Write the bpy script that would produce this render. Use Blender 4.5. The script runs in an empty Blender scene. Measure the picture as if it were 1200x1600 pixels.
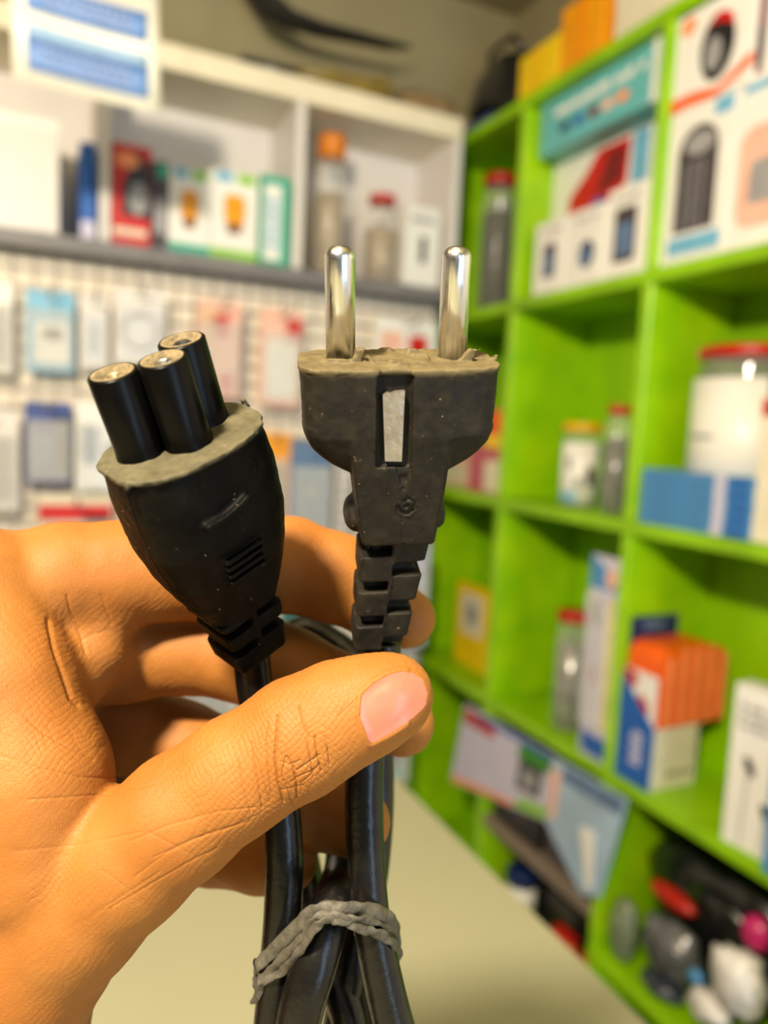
import bpy, bmesh, math, random
import numpy as np
from mathutils import Vector, Matrix
from mathutils.bvhtree import BVHTree

# ------------------------------------------------------------------ camera, world, lights
SC = bpy.context.scene
COL = SC.collection
random.seed(7)
H = 1.25                                  # eye height above the floor
FPX = 1170.0                              # focal length in pixels of a 1200x1600 frame
RM = np.array([[0.90218461, 0.00364801, -0.43133469],
               [-0.42871731, 0.11789726, -0.89571296],
               [0.04758561, 0.9930191, 0.10792906]])
CAM = np.array([0.0, 0.0, H])
cd = bpy.data.cameras.new('camera')
cam = bpy.data.objects.new('camera', cd)
COL.objects.link(cam)
cam.matrix_world = Matrix([list(RM[0]) + [0.0], list(RM[1]) + [0.0], list(RM[2]) + [H], [0, 0, 0, 1]])
cd.sensor_fit = 'VERTICAL'
cd.sensor_height = 36.0
cd.sensor_width = 27.0
cd.lens = 36.0 * FPX / 1600.0
cd.clip_start = 0.01
cd.dof.use_dof = True
cd.dof.focus_distance = 0.128
cd.dof.aperture_fstop = cd.lens / 2.7     # a 2.7 mm wide pupil, as on a phone
SC.camera = cam

w = bpy.data.worlds.new('world')
SC.world = w
w.use_nodes = True
w.node_tree.nodes['Background'].inputs[0].default_value = (0.55, 0.75, 1.0, 1)
w.node_tree.nodes['Background'].inputs[1].default_value = 3.6


def area(name, loc, target, size, energy, col, size_y=None):
    l = bpy.data.lights.new(name, 'AREA')
    l.energy = energy
    l.color = col
    l.size = size
    if size_y:
        l.shape = 'RECTANGLE'
        l.size_y = size_y
    o = bpy.data.objects.new(name, l)
    COL.objects.link(o)
    o.location = loc
    d = Vector(target) - Vector(loc)
    o.rotation_euler = d.to_track_quat('-Z', 'Y').to_euler()
    return o


kl = bpy.data.lights.new('key_lamp', 'POINT')          # the shop's bare bulb, above and left of the camera
kl.energy = 66
kl.color = (1.0, 0.88, 0.68)
kl.shadow_soft_size = 0.05
ko = bpy.data.objects.new('key_lamp', kl)
COL.objects.link(ko)
ko.location = (-0.38, -0.20, H + 0.55)
area('ceiling_fill', (0.05, 0.55, 2.12), (0.05, 1.2, 0.9), 0.15, 0.6, (1.0, 0.9, 0.7), 1.1)  # added warm fill light from above, not a fixture of the shop

vs = SC.view_settings
SC.display_settings.display_device = 'sRGB'
vs.view_transform = 'Standard'
vs.look = 'None'
vs.gamma = 1.0
vs.use_curve_mapping = False
vs.exposure = 0.68
SC.cycles.use_denoising = True
SC.cycles.max_bounces = 8
SC.cycles.transparent_max_bounces = 12
SC.cycles.caustics_refractive = False
SC.cycles.caustics_reflective = False


# ------------------------------------------------------------------ helpers
def ray(px, py):
    return RM @ np.array([(px - 600.0) / FPX, -(py - 800.0) / FPX, -1.0])


def gx(px, py, x):
    r = ray(px, py)
    return CAM + r * (x / r[0])


def gy(px, py, y):
    r = ray(px, py)
    return CAM + r * (y / r[1])


def gd(px, py, d):                        # d: depth along the view axis in metres
    return CAM + ray(px, py) * d


def lin(c):
    return tuple((v / 255.0) / 12.92 if v / 255.0 <= 0.04045 else ((v / 255.0 + 0.055) / 1.055) ** 2.4 for v in c)


MATS = {}


def mat(name, rgb, rough=0.5, metal=0.0, var=0.12, scale=30.0, bump=0.0, bscale=200.0, trans=0.0, coat=0.0,
        sss=0.0, alpha=1.0, rgb2=None, spec=0.5, stretch=None):
    if name in MATS:
        return MATS[name]
    m = bpy.data.materials.new(name)
    m.use_nodes = True
    nt = m.node_tree
    b = nt.nodes['Principled BSDF']
    c = lin(rgb)
    c2 = lin(rgb2) if rgb2 else tuple(v * (1 - 2.2 * var) for v in c)
    tc = nt.nodes.new('ShaderNodeTexCoord')
    src = tc.outputs['Object']
    if stretch:
        mp = nt.nodes.new('ShaderNodeMapping')
        mp.inputs['Scale'].default_value = stretch
        nt.links.new(src, mp.inputs[0])
        src = mp.outputs[0]
    no = nt.nodes.new('ShaderNodeTexNoise')
    no.inputs['Scale'].default_value = scale
    no.inputs['Detail'].default_value = 5
    nt.links.new(src, no.inputs['Vector'])
    rp = nt.nodes.new('ShaderNodeValToRGB')
    rp.color_ramp.elements[0].position = 0.32
    rp.color_ramp.elements[1].position = 0.68
    rp.color_ramp.elements[0].color = (*c2, 1)
    rp.color_ramp.elements[1].color = (*c, 1)
    nt.links.new(no.outputs[0], rp.inputs[0])
    nt.links.new(rp.outputs[0], b.inputs['Base Color'])
    b.inputs['Roughness'].default_value = rough
    b.inputs['Metallic'].default_value = metal
    b.inputs['Specular IOR Level'].default_value = spec
    if trans:
        b.inputs['Transmission Weight'].default_value = trans
        b.inputs['IOR'].default_value = 1.35
    if coat:
        b.inputs['Coat Weight'].default_value = coat
        b.inputs['Coat Roughness'].default_value = 0.05
    if sss:
        b.inputs['Subsurface Weight'].default_value = sss
        b.inputs['Subsurface Radius'].default_value = (1.0, 0.35, 0.15)
        b.inputs['Subsurface Scale'].default_value = 0.003
    if alpha < 1:
        b.inputs['Alpha'].default_value = alpha
    if bump:
        n2 = nt.nodes.new('ShaderNodeTexNoise')
        n2.inputs['Scale'].default_value = bscale
        n2.inputs['Detail'].default_value = 6
        nt.links.new(src, n2.inputs['Vector'])
        bp = nt.nodes.new('ShaderNodeBump')
        bp.inputs['Strength'].default_value = bump
        bp.inputs['Distance'].default_value = 0.0006
        nt.links.new(n2.outputs[0], bp.inputs['Height'])
        nt.links.new(bp.outputs[0], b.inputs['Normal'])
    MATS[name] = m
    return m


class MB:
    """collects shapes (world coordinates) for ONE mesh object"""

    def __init__(s):
        s.v, s.f, s.sm = [], [], []

    def add(s, vs, fs, smooth=False):
        o = len(s.v)
        s.v += [tuple(map(float, p)) for p in vs]
        s.f += [tuple(i + o for i in q) for q in fs]
        s.sm += [smooth] * len(fs)
        return s

    def box(s, lo, hi, bev=0.0):
        lo = np.minimum(lo, hi) if False else np.array(lo, float)
        hi = np.array(hi, float)
        return s.obox(np.array([0, 0, 0.0]), np.eye(3), lo, hi, bev)

    def obox(s, O, A, lo, hi, bev=0.0):
        """box in a frame with origin O and axis rows A"""
        lo, hi = np.minimum(lo, hi), np.maximum(lo, hi)
        bev = min(bev, 0.3 * float((hi - lo).min()))
        bm = bmesh.new()
        bmesh.ops.create_cube(bm, size=1.0)
        for v in bm.verts:
            v.co = Vector([(lo[i] + hi[i]) / 2 + v.co[i] * (hi[i] - lo[i]) for i in range(3)])
        if bev > 0:
            bmesh.ops.bevel(bm, geom=list(bm.edges), offset=bev, segments=1, affect='EDGES', profile=0.5)
        bm.verts.index_update()
        vs = [O + np.array(v.co) @ A for v in bm.verts]
        fs = [[v.index for v in f.verts] for f in bm.faces]
        bm.free()
        if np.linalg.det(A) < 0:
            fs = [q[::-1] for q in fs]
        return s.add(vs, fs)

    def prism(s, front, back, smooth=False):
        n = len(front)
        fs = [tuple(range(n)), tuple(range(2 * n - 1, n - 1, -1))]
        fs += [(i, i + n, (i + 1) % n + n, (i + 1) % n) for i in range(n)]
        return s.add(list(front) + list(back), fs, smooth)

    def lathe(s, prof, c, n=28, a0=0.0, a1=2 * math.pi, axis=None, smooth=True):
        """prof: (radius, height) list, turned about the vertical through c (or a frame of three axis rows)"""
        A = np.eye(3) if axis is None else np.array(axis)
        c = np.array(c, float)
        full = abs(a1 - a0 - 2 * math.pi) < 1e-6
        k = n if full else n + 1
        vs, fs = [], []
        for r, h in prof:
            for i in range(k):
                t = a0 + (a1 - a0) * i / n
                vs.append(c + np.array([r * math.cos(t), r * math.sin(t), h]) @ A)
        for j in range(len(prof) - 1):
            for i in range(n):
                i2 = (i + 1) % k
                fs.append((j * k + i, j * k + i2, (j + 1) * k + i2, (j + 1) * k + i))
        return s.add(vs, fs, smooth)

    def tube(s, pts, rad, n=12, cap=True, flat=None, ups=None, twist=None):
        """swept tube; rad: number or list; flat: (a, b) elliptical section scale"""
        P = np.array(pts, float)
        m = len(P)
        R = np.full(m, rad, float) if np.isscalar(rad) else np.array(rad, float)
        T = np.gradient(P, axis=0)
        T /= np.linalg.norm(T, axis=1)[:, None] + 1e-12
        up = np.array([0.3, 0.2, 0.93])
        nrm = np.cross(T[0], up)
        nrm /= np.linalg.norm(nrm)
        vs, fs = [], []
        for i in range(m):
            if ups is not None:
                nrm = np.array(ups[i], float)
            nrm = nrm - T[i] * (nrm @ T[i])
            nrm /= np.linalg.norm(nrm) + 1e-12
            bi = np.cross(T[i], nrm)
            tw = twist[i] if twist is not None else 0.0
            for k in range(n):
                a = 2 * math.pi * k / n
                x, y = math.cos(a), math.sin(a)
                if flat:
                    x, y = x * flat[0], y * flat[1]
                x, y = x * math.cos(tw) - y * math.sin(tw), x * math.sin(tw) + y * math.cos(tw)
                vs.append(P[i] + R[i] * (x * bi + y * nrm))
        for i in range(m - 1):
            for k in range(n):
                k2 = (k + 1) % n
                fs.append((i * n + k, i * n + k2, (i + 1) * n + k2, (i + 1) * n + k))
        if cap:
            fs.append(tuple(range(n - 1, -1, -1)))
            fs.append(tuple((m - 1) * n + k for k in range(n)))
        return s.add(vs, fs, True)

    def blob(s, c, r, seed=0, amp=0.25, freq=2.2, sub=3, A=None, lo=None, hi=None):
        """lumpy crumpled body of half-sizes r"""
        from mathutils import noise
        bm = bmesh.new()
        bmesh.ops.create_icosphere(bm, subdivisions=sub, radius=1.0)
        off = Vector((seed * 3.7, seed * 1.3, -seed * 2.1))
        A = np.eye(3) if A is None else A
        vs = []
        bm.verts.index_update()
        for v in bm.verts:
            p = v.co.copy()
            k = 1 + amp * noise.noise(p * freq + off) + 0.5 * amp * (1 - 2 * abs(noise.noise(p * freq * 2.3 + off)))
            q = np.array(p) * k
            p_ = np.array(c) + (q * np.array(r)) @ A
            if lo is not None:
                p_ = np.maximum(p_, lo)
            if hi is not None:
                p_ = np.minimum(p_, hi)
            vs.append(p_)
        fs = [[v.index for v in f.verts] for f in bm.faces]
        bm.free()
        return s.add(vs, fs, True)

    def mesh(s, name, m, base=(0, 0, 0)):
        me = bpy.data.meshes.new(name)
        b = np.array(base, float)
        me.from_pydata([tuple(np.array(p) - b) for p in s.v], [], s.f)
        me.polygons.foreach_set('use_smooth', s.sm)
        me.materials.append(m)
        me.update()
        return me


def thing(name, label, cat, loc, group=None):
    o = bpy.data.objects.new(name, None)
    COL.objects.link(o)
    o.location = tuple(map(float, loc))
    o.empty_display_size = 0.01
    o['label'] = label
    o['category'] = cat
    if group:
        o['group'] = group
    return o


def base_of(p):
    b = np.zeros(3)
    while p is not None:
        b = b + np.array(p.location)
        p = p.parent
    return b


def part(parent, name, mb, m, label=None, kind=None):
    me = mb.mesh(name, m, base_of(parent))
    o = bpy.data.objects.new(name, me)
    COL.objects.link(o)
    o.parent = parent
    if label:
        o['label'] = label
    if kind:
        o['kind'] = kind
    return o


def link_mesh(parent, name, me, label=None):
    o = bpy.data.objects.new(name, me)
    COL.objects.link(o)
    o.parent = parent
    if label:
        o['label'] = label
    return o


def struct(name, mb, m):
    o = bpy.data.objects.new(name, mb.mesh(name, m))
    COL.objects.link(o)
    o['kind'] = 'structure'
    return o


class Fr:
    """frame of a face: origin O, u to the right as one looks at it, n out of it, z up"""

    def __init__(s, O, u, n):
        s.O = np.array(O, float)
        s.u = np.array(u, float) / np.linalg.norm(u)
        s.n = np.array(n, float) / np.linalg.norm(n)
        s.z = np.cross(s.n, s.u)
        s.A = np.array([s.u, s.z, s.n])

    def P(s, a, b, c=0.0):
        return s.O + s.u * a + s.z * b + s.n * c


def rect(u0, v0, u1, v1):
    return [(u0, v0), (u1, v0), (u1, v1), (u0, v1)]


def rrect(u0, v0, u1, v1, r, asp=1.0, n=4):
    """rounded rectangle in unit coordinates; asp = width / height of the face"""
    ru, rv = r, r * asp
    out = []
    for cx, cy, a in ((u1 - ru, v0 + rv, -90), (u1 - ru, v1 - rv, 0), (u0 + ru, v1 - rv, 90), (u0 + ru, v0 + rv, 180)):
        for i in range(n + 1):
            t = math.radians(a + 90 * i / n)
            out.append((cx + ru * math.cos(t), cy + rv * math.sin(t)))
    return out


def ell(cu, cv, a, b, n=20):
    return [(cu + a * math.cos(2 * math.pi * i / n), cv + b * math.sin(2 * math.pi * i / n)) for i in range(n)]


def panel(parent, fr, w, h, name, poly, m, n0=0.0, th=0.0006, label=None, mb=None):
    """thin printed or pasted piece lying on a face, in unit coordinates of the face"""
    q = MB() if mb is None else mb
    q.prism([fr.P(a * w, b * h, n0 + th) for a, b in poly], [fr.P(a * w, b * h, n0 - 0.0002) for a, b in poly])
    return part(parent, name, q, m, label) if mb is None else None


def dashes(parent, fr, w, h, u0, v0, u1, v1, m, rows=1, n0=0.0006, seed=1, fill=0.72, name='lettering'):
    """rows of letter-like strokes for print too blurred to read"""
    rnd = random.Random(seed)
    q = MB()
    rh = (v1 - v0) / rows
    for r in range(rows):
        a = u0
        while a < u1:
            l = (u1 - u0) * rnd.uniform(0.04, 0.09)
            if rnd.random() < 0.88:
                panel(None, fr, w, h, '', rect(a, v0 + rh * r, min(u1, a + l * fill), v0 + rh * (r + rnd.uniform(0.45, 0.7))), m, n0, 0.0004, mb=q)
            a += l
    return part(parent, name, q, m)


def carton(name, label, cat, fr, w, h, d, m, group=None, bev=0.0012, pname='box_body'):
    """closed box: front face in the frame, w wide, h high, d deep"""
    t = thing(name, label, cat, fr.P(w / 2, 0, -d / 2), group)
    q = MB().obox(fr.O, fr.A, np.array([0, 0, -d]), np.array([w, h, 0.0]), bev)
    part(t, pname, q, m)
    return t


# ------------------------------------------------------------------ materials
GREEN = mat('green_paint', (150, 206, 0), 0.42, var=0.16, scale=9, bump=0.25, bscale=60, stretch=(1, 1, 0.35))
GREEN2 = mat('green_paint_worn', (162, 208, 2), 0.4, var=0.2, scale=14, rgb2=(128, 186, 0))
WHITEP = mat('white_laminate', (222, 216, 212), 0.4, var=0.03, scale=6)
CREAM = mat('cream_edge', (232, 222, 196), 0.45, var=0.05, scale=12)
GREYB = mat('grey_board', (120, 116, 118), 0.5, var=0.08)
WALLM = mat('wall_paint', (236, 224, 206), 0.7, var=0.03, scale=5, bump=0.2, bscale=80)
CEILM = mat('ceiling_paint', (150, 139, 104), 0.7, var=0.05, scale=4)
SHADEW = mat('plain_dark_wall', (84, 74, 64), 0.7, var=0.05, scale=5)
WIRE = mat('white_wire', (186, 176, 170), 0.35, var=0.04)
COUNT = mat('counter_laminate', (160, 156, 128), 0.38, var=0.025, scale=7)
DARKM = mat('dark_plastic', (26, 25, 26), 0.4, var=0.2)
WHITE = mat('white_card', (234, 231, 226), 0.4, var=0.02)
OFFW = mat('offwhite_card', (226, 216, 192), 0.5, var=0.05)
LAV = mat('lavender_card', (206, 200, 222), 0.4, var=0.04)
TEAL = mat('teal_card', (104, 184, 190), 0.4, var=0.05)
TEALG = mat('teal_green_card', (40, 168, 140), 0.4, var=0.05)
BLUE = mat('blue_card', (20, 92, 178), 0.4, var=0.06)
BLUE2 = mat('mid_blue_card', (78, 142, 194), 0.4, var=0.07)
SKYB = mat('sky_blue_card', (112, 178, 214), 0.4, var=0.06)
NAVY = mat('navy_card', (16, 40, 96), 0.4, var=0.1)
SLATE = mat('slate_blue_plastic', (96, 122, 160), 0.4, var=0.1)
RED = mat('red_print', (206, 24, 20), 0.4, var=0.08)
DRED = mat('dark_red_print', (124, 16, 22), 0.4, var=0.15)
ORANGE = mat('orange_print', (246, 98, 14), 0.4, var=0.06)
LORANGE = mat('light_orange_print', (248, 150, 96), 0.4, var=0.06)
YELLOW = mat('yellow_print', (246, 206, 12), 0.4, var=0.06)
AMBER = mat('amber_card', (244, 160, 14), 0.4, var=0.08)
PINK = mat('pink_print', (240, 186, 166), 0.4, var=0.07)
MAGENTA = mat('magenta_plastic', (206, 34, 112), 0.35, var=0.15)
BLACKP = mat('black_print', (36, 34, 38), 0.4, var=0.15)
PURPLE = mat('purple_print', (96, 88, 170), 0.4, var=0.1)
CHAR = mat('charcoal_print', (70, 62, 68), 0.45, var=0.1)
GREYP = mat('grey_print', (160, 158, 160), 0.45, var=0.1)
LGREEN = mat('light_green_print', (140, 200, 60), 0.4, var=0.08)
LIDRED = mat('red_lid_plastic', (186, 34, 18), 0.32, var=0.08)
LIDYEL = mat('yellow_lid_plastic', (222, 172, 14), 0.32, var=0.06)
LIDORA = mat('orange_lid_plastic', (214, 124, 12), 0.32, var=0.06)
BROWN = mat('brown_plastic', (132, 84, 44), 0.4, var=0.1)
CLEAR = mat('clear_plastic', (236, 234, 226), 0.05, var=0.01, alpha=0.10, coat=1.0)
CLEARB = mat('clear_film', (236, 234, 230), 0.12, var=0.02, alpha=0.28, coat=0.6)
TAN = mat('tan_contents', (196, 170, 128), 0.4, var=0.36, scale=90)
SILVER = mat('silver_contents', (150, 150, 152), 0.2, metal=0.7, var=0.42, scale=90)
DARKC = mat('dark_contents', (40, 40, 42), 0.25, metal=0.4, var=0.4, scale=120)
STEEL = mat('steel_hook', (170, 166, 160), 0.25, metal=1.0, var=0.05)
GREYPLANK = mat('grey_plank', (140, 124, 108), 0.5, var=0.12, scale=20, stretch=(1, 0.15, 1))
BLACKBAG = mat('black_bag_film', (20, 21, 23), 0.28, var=0.2, coat=0.5)
SILVBAG = mat('silver_bag_film', (120, 120, 124), 0.22, metal=0.3, var=0.25, coat=0.5)
WHITEBAG = mat('white_bag_film', (226, 220, 214), 0.35, var=0.05, coat=0.3)

# ------------------------------------------------------------------ the room
XR, XB = 0.78, 0.95                       # front plane of the green shelf and its back panel
struct('floor', MB().box((-1.8, -1.38, -0.05), (1.05, 1.56, 0)), mat('floor_tiles', (110, 100, 88), 0.4, scale=3))
struct('ceiling', MB().box((-1.8, -1.38, 2.16), (1.05, 1.56, 2.22)), CEILM)
struct('wall_back', MB().box((-1.8, 1.48, 0), (1.05, 1.56, 2.16)), WALLM)
struct('trim_4', MB().box((0.967, -1.29, 1.86), (0.9745, 1.467, 2.159)), mat('olive_boarding', (150, 140, 104), 0.6, var=0.08, scale=6))
struct('wall_right', MB().box((0.975, -1.3, 0), (1.05, 1.48, 2.16)), WALLM)
struct('wall_front', MB().box((-1.8, -1.38, 0), (0.22, -1.3, 2.16)), mat('front_wall_paint', (112, 122, 138), 0.7, var=0.04, scale=5))
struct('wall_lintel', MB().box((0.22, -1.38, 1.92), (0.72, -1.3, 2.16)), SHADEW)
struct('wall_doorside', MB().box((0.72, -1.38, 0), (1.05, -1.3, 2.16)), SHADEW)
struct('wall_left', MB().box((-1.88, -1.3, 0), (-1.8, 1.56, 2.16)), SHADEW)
for k, (a, b) in enumerate(((0.98, 1.05),)):
    struct('trim_%d' % (k + 1), MB().box((-1.8, a, 2.10), (0.975, b, 2.16), 0.004), mat('ceiling_batten', (70, 62, 46), 0.6))
struct('trim_2', MB().box((0.34, 0.35, 2.125), (0.42, 0.98, 2.16), 0.004), MATS['ceiling_batten'])

struct('trim_3', MB().box((-1.8, 1.468, 1.86), (0.974, 1.4795, 2.159)), mat('olive_boarding', (150, 140, 104), 0.6, var=0.08, scale=6))
# counter in front of the camera
t = thing('counter', 'pale cream shop counter top under the held cord', 'counter', (-0.4, 0.1, 0))
part(t, 'counter_top', MB().box((-1.3, -0.55, H - 0.375), (0.342, 0.70, H - 0.35), 0.004), COUNT)
part(t, 'front_panel', MB().box((-1.28, 0.62, 0.0), (0.30, 0.64, H - 0.3755), 0.002), WHITEP)
part(t, 'side_panel', MB().box((0.28, -0.52, 0.0), (0.30, 0.6195, H - 0.3755), 0.002), WHITEP)

# ------------------------------------------------------------------ green shelf unit
ZT = [0.585, 0.240, -0.112, -0.488, -0.775, -0.91]      # tops of the boards, relative to the eye
YD = [1.455, 1.140, 0.815, 0.490, 0.165]               # uprights
TH = 0.019
t = thing('shelf_unit', 'tall lime green open shelf unit with square compartments along the right wall', 'shelf', (0.865, 0.8, 0))
for k, z in enumerate(ZT):
    part(t, 'shelf_board', MB().box((XR, YD[-1] - 0.01, H + z - TH), (XB, (YD[0] + 0.01) if k != 4 else YD[2] + TH / 2, H + z), 0.0015), GREEN)
for y in YD:
    for k in range(len(ZT) - 1):
        if k == 4 and y > 0.82:
            continue
        zlo = ZT[5] if (k == 3 and y > 0.82) else ZT[k + 1]
        part(t, 'upright', MB().box((XR + 0.002, y - TH / 2, H + zlo + 0.0004), (XB, y + TH / 2, H + ZT[k] - TH - 0.0004), 0.0015), GREEN2)
part(t, 'back_panel', MB().box((XB + 0.0005, YD[-1] - 0.01, 0.002), (XB + 0.012, YD[0] + 0.01, H + ZT[0])), GREEN)
part(t, 'plinth', MB().box((XR + 0.02, YD[-1], 0.002), (XB, YD[0], H + ZT[-1] - TH - 0.0005)), GREEN2)
part(t, 'inner_plank', MB().box((XR + 0.004, YD[2] + 0.0105, H - 0.735), (XB - 0.001, YD[1] - 0.0105, H - 0.715), 0.0015), GREYPLANK,
     'brown-grey inner plank')

# ------------------------------------------------------------------ white wall shelf
YW, YWB = 1.29, 1.445
t = thing('wall_shelf', 'white open wall shelf with three compartments above the wire grid', 'shelf', (0.25, 1.37, H + 0.27))
part(t, 'bottom_board', MB().box((-0.75, YW, H + 0.251), (0.75, YWB, H + 0.275), 0.001), GREYB, 'grey bottom board')
part(t, 'top_board', MB().box((-0.75, YW, H + 0.553), (0.75, YWB, H + 0.592), 0.002), CREAM, 'cream top board')
for x in (-0.52, -0.205, 0.113, 0.430, 0.742):
    part(t, 'upright', MB().box((x - 0.008, YW + 0.001, H + 0.2754), (x + 0.008, YWB, H + 0.5526), 0.001), WHITEP)
part(t, 'back_panel', MB().box((-0.75, YWB + 0.0004, H + 0.2754), (0.75, YWB + 0.008, H + 0.5526)), WHITEP)

# wire grid panel
t = thing('wire_grid', 'white wire grid panel hung with packets below the wall shelf', 'grid panel', (0.1, 1.335, H - 0.2))
gz0, gz1 = H - 0.62, H + 0.249
vw = MB().tube([(0, 0, gz0), (0, 0, gz1)], 0.0017, 6).mesh('wire', WIRE, (0, 0, 0))
hw = MB().tube([(-0.62, 0, 0), (0.738, 0, 0)], 0.0017, 6).mesh('wire', WIRE, (0, 0, 0))
bt = base_of(t)
for k in range(44):
    o = link_mesh(t, 'wire', vw)
    o.location = tuple(np.array([-0.61 + 0.0312 * k, 1.337, 0]) - bt)
for k in range(28):
    o = link_mesh(t, 'wire', hw)
    o.location = tuple(np.array([0, 1.3336, gz0 + 0.005 + 0.0312 * k]) - bt)
for x in (-0.62, 0.738):
    part(t, 'frame_rail', MB().tube([(x, 1.337, gz0), (x, 1.337, gz1)], 0.004, 8), WIRE)
part(t, 'backing_board', MB().box((-0.75, 1.3415, gz0 - 0.01), (0.742, 1.349, gz1 + 0.0015), 0.001), WALLM)
GRID = t


# ------------------------------------------------------------------ jars, bottles and boxes
def jar(name, label, cat, c, r, h, lidm, lidh, cont=None, fill=0.7, labelm=None, lab=(0.2, 0.75), neck=0.86, group=None,
        seed=0, lidr=None, face=None, bodym=None, arc=(-1.15, 1.0), prints=()):
    t = thing(name, label, cat, c, group)
    c = np.array(c, float)
    hb = h - lidh
    ro = [(0.0, 0.0008), (r * 0.9, 0.0), (r, r * 0.12), (r, hb * 0.84), (r * neck, hb * 0.95), (r * neck, hb + lidh * 0.5)]
    th = min(0.0022, r * 0.08)
    ri = [(max(a - th, 0.0), b + (th if i < 2 else 0)) for i, (a, b) in enumerate(ro)]
    part(t, 'jar_body', MB().lathe(ro + ri[::-1], c), bodym or CLEAR)
    lr = lidr or r * neck * 1.07
    lp = [(0.0, h), (lr * 0.93, h), (lr, h - lidh * 0.12), (lr, hb), (lr * 0.96, hb), (lr * 0.96, h - lidh * 0.2), (0.0, h - lidh * 0.2)]
    lid = part(t, 'lid', MB().lathe(lp, c, 36), lidm)
    q = MB()
    for k in range(24):
        a = 2 * math.pi * k / 24
        q.obox(c, np.array([[math.cos(a), math.sin(a), 0], [-math.sin(a), math.cos(a), 0], [0, 0, 1.0]]),
               np.array([lr * 0.985, -lr * 0.045, hb + lidh * 0.08]), np.array([lr * 1.025, lr * 0.045, h - lidh * 0.2]))
    part(lid, 'grip_ridges', q, lidm)
    if cont is not None:
        rnd = random.Random(seed)
        q = MB()
        rr = r - 2.2 * th
        q.lathe([(0, th * 2), (rr * 0.92, th * 2), (rr * 0.9, hb * 0.84 * fill), (0, hb * 0.84 * fill * 1.02)], c, 18)
        for k in range(46):
            a, z = rnd.uniform(0, 6.283), rnd.uniform(0.05, fill) * hb * 0.82
            s_ = r * rnd.uniform(0.07, 0.14)
            ax = Matrix.Rotation(rnd.uniform(0, 3), 3, Vector((rnd.random(), rnd.random(), rnd.random())).normalized())
            A = np.array(ax)
            p = c + np.array([rr * 0.82 * math.cos(a), rr * 0.82 * math.sin(a), th * 2 + s_ + z])
            q.obox(p, A, np.array([-s_, -s_ * 0.6, -s_ * 0.5]), np.array([s_, s_ * 0.6, s_ * 0.5]))
        part(t, 'contents', q, cont, kind='stuff')
    if labelm is not None:
        a = math.atan2(-c[1], -c[0]) if face is None else face
        part(t, 'paper_label', MB().lathe([(r + 0.0004, hb * lab[0]), (r + 0.0009, hb * lab[0]), (r + 0.0009, hb * lab[1]), (r + 0.0004, hb * lab[1]), (r + 0.0004, hb * lab[0])],
                                          c, 18, a + arc[0], a + arc[1]), labelm)
        for a0, a1, v0, v1, pm in prints:
            part(t, 'label_print', MB().lathe([(r + 0.001, hb * v0), (r + 0.0013, hb * v0), (r + 0.0013, hb * v1), (r + 0.001, hb * v1), (r + 0.001, hb * v0)], c, 8, a + a0, a + a1), pm)
    return t


def RF(pl, pr, x, z0, pytop=None, ymid=None, top=None):
    """face on the right-hand shelf between picture columns pl and pr (at mid height), standing at height z0; returns frame, w, h"""
    ym = ymid
    a, b = gx(pl, ym, x), gx(pr, ym, x)
    if 0.781 < x < XB and z0 < 0.58:
        mid = (a[1] + b[1]) / 2
        yh = min(y for y in YD if y > mid) - TH / 2 - 0.0015
        yl = max(y for y in YD if y < mid) + TH / 2 + 0.0015
        a[1], b[1] = min(a[1], yh), max(b[1], yl)
    wd = a[1] - b[1]
    fr = Fr((x, a[1], H + z0), (0, -1, 0), (-1, 0, 0))
    h = top - z0 if top is not None else gx(pl, pytop, x)[2] - H - z0
    return fr, wd, h


def BF(pl, pr, y, z0, pytop, ymid):
    a, b = gy(pl, ymid, y), gy(pr, ymid, y)
    fr = Fr((a[0], y, H + z0), (1, 0, 0), (0, -1, 0))
    return fr, b[0] - a[0], gy((pl + pr) / 2, pytop, y)[2] - H - z0


E_ = 0.0005
# ---- white wall shelf: left to right
ZW = 0.275 + E_
fr, wd, h = BF(-70, 92, 1.30, ZW, 172, 260)
t = carton('white_carton', 'large plain white carton in the left end of the wall shelf', 'box', fr, wd, h, 0.13, WHITEP)
panel(t, fr, wd, h, 'flap', rect(0.0, 0.9, 1.0, 0.985), WHITE)
fr, wd, h = BF(125, 150, 1.31, ZW, 222, 285)
t = carton('slim_box', 'slim upright blue box between white carton and white upright', 'box', fr, wd, h, 0.09, BLUE)
panel(t, fr, wd, h, 'bottom_band', rect(0.05, 0.0, 0.95, 0.2), LAV)
fr, wd, h = BF(174, 236, 1.302, ZW, 226, 300)
t = carton('red_box', 'red and black box beside the upright on the white shelf', 'box', fr, wd, h, 0.1, RED)
panel(t, fr, wd, h, 'dark_picture', [(0.25, 0.3), (0.98, 0.28), (0.98, 0.82), (0.6, 0.95), (0.3, 0.62)], BLACKP)
panel(t, fr, wd, h, 'white_picture', ell(0.68, 0.48, 0.26, 0.16), GREYP, 0.0007)
panel(t, fr, wd, h, 'bottom_band', rect(0.05, 0.1, 0.9, 0.17), OFFW)
panel(t, fr, wd, h, 'cap_picture', ell(0.4, 0.84, 0.3, 0.08), LORANGE, 0.0007)
fr, wd, h = BF(238, 263, 1.315, ZW, 252, 300)
t = carton('dark_box', 'narrow charcoal box squeezed between red box and white boxes', 'box', fr, wd, h, 0.09, CHAR)
panel(t, fr, wd, h, 'teal_corner', rect(0.3, 0.82, 1.0, 0.97), TEALG)
panel(t, fr, wd, h, 'picture', rect(0.1, 0.2, 0.9, 0.6), GREYP)
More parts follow.
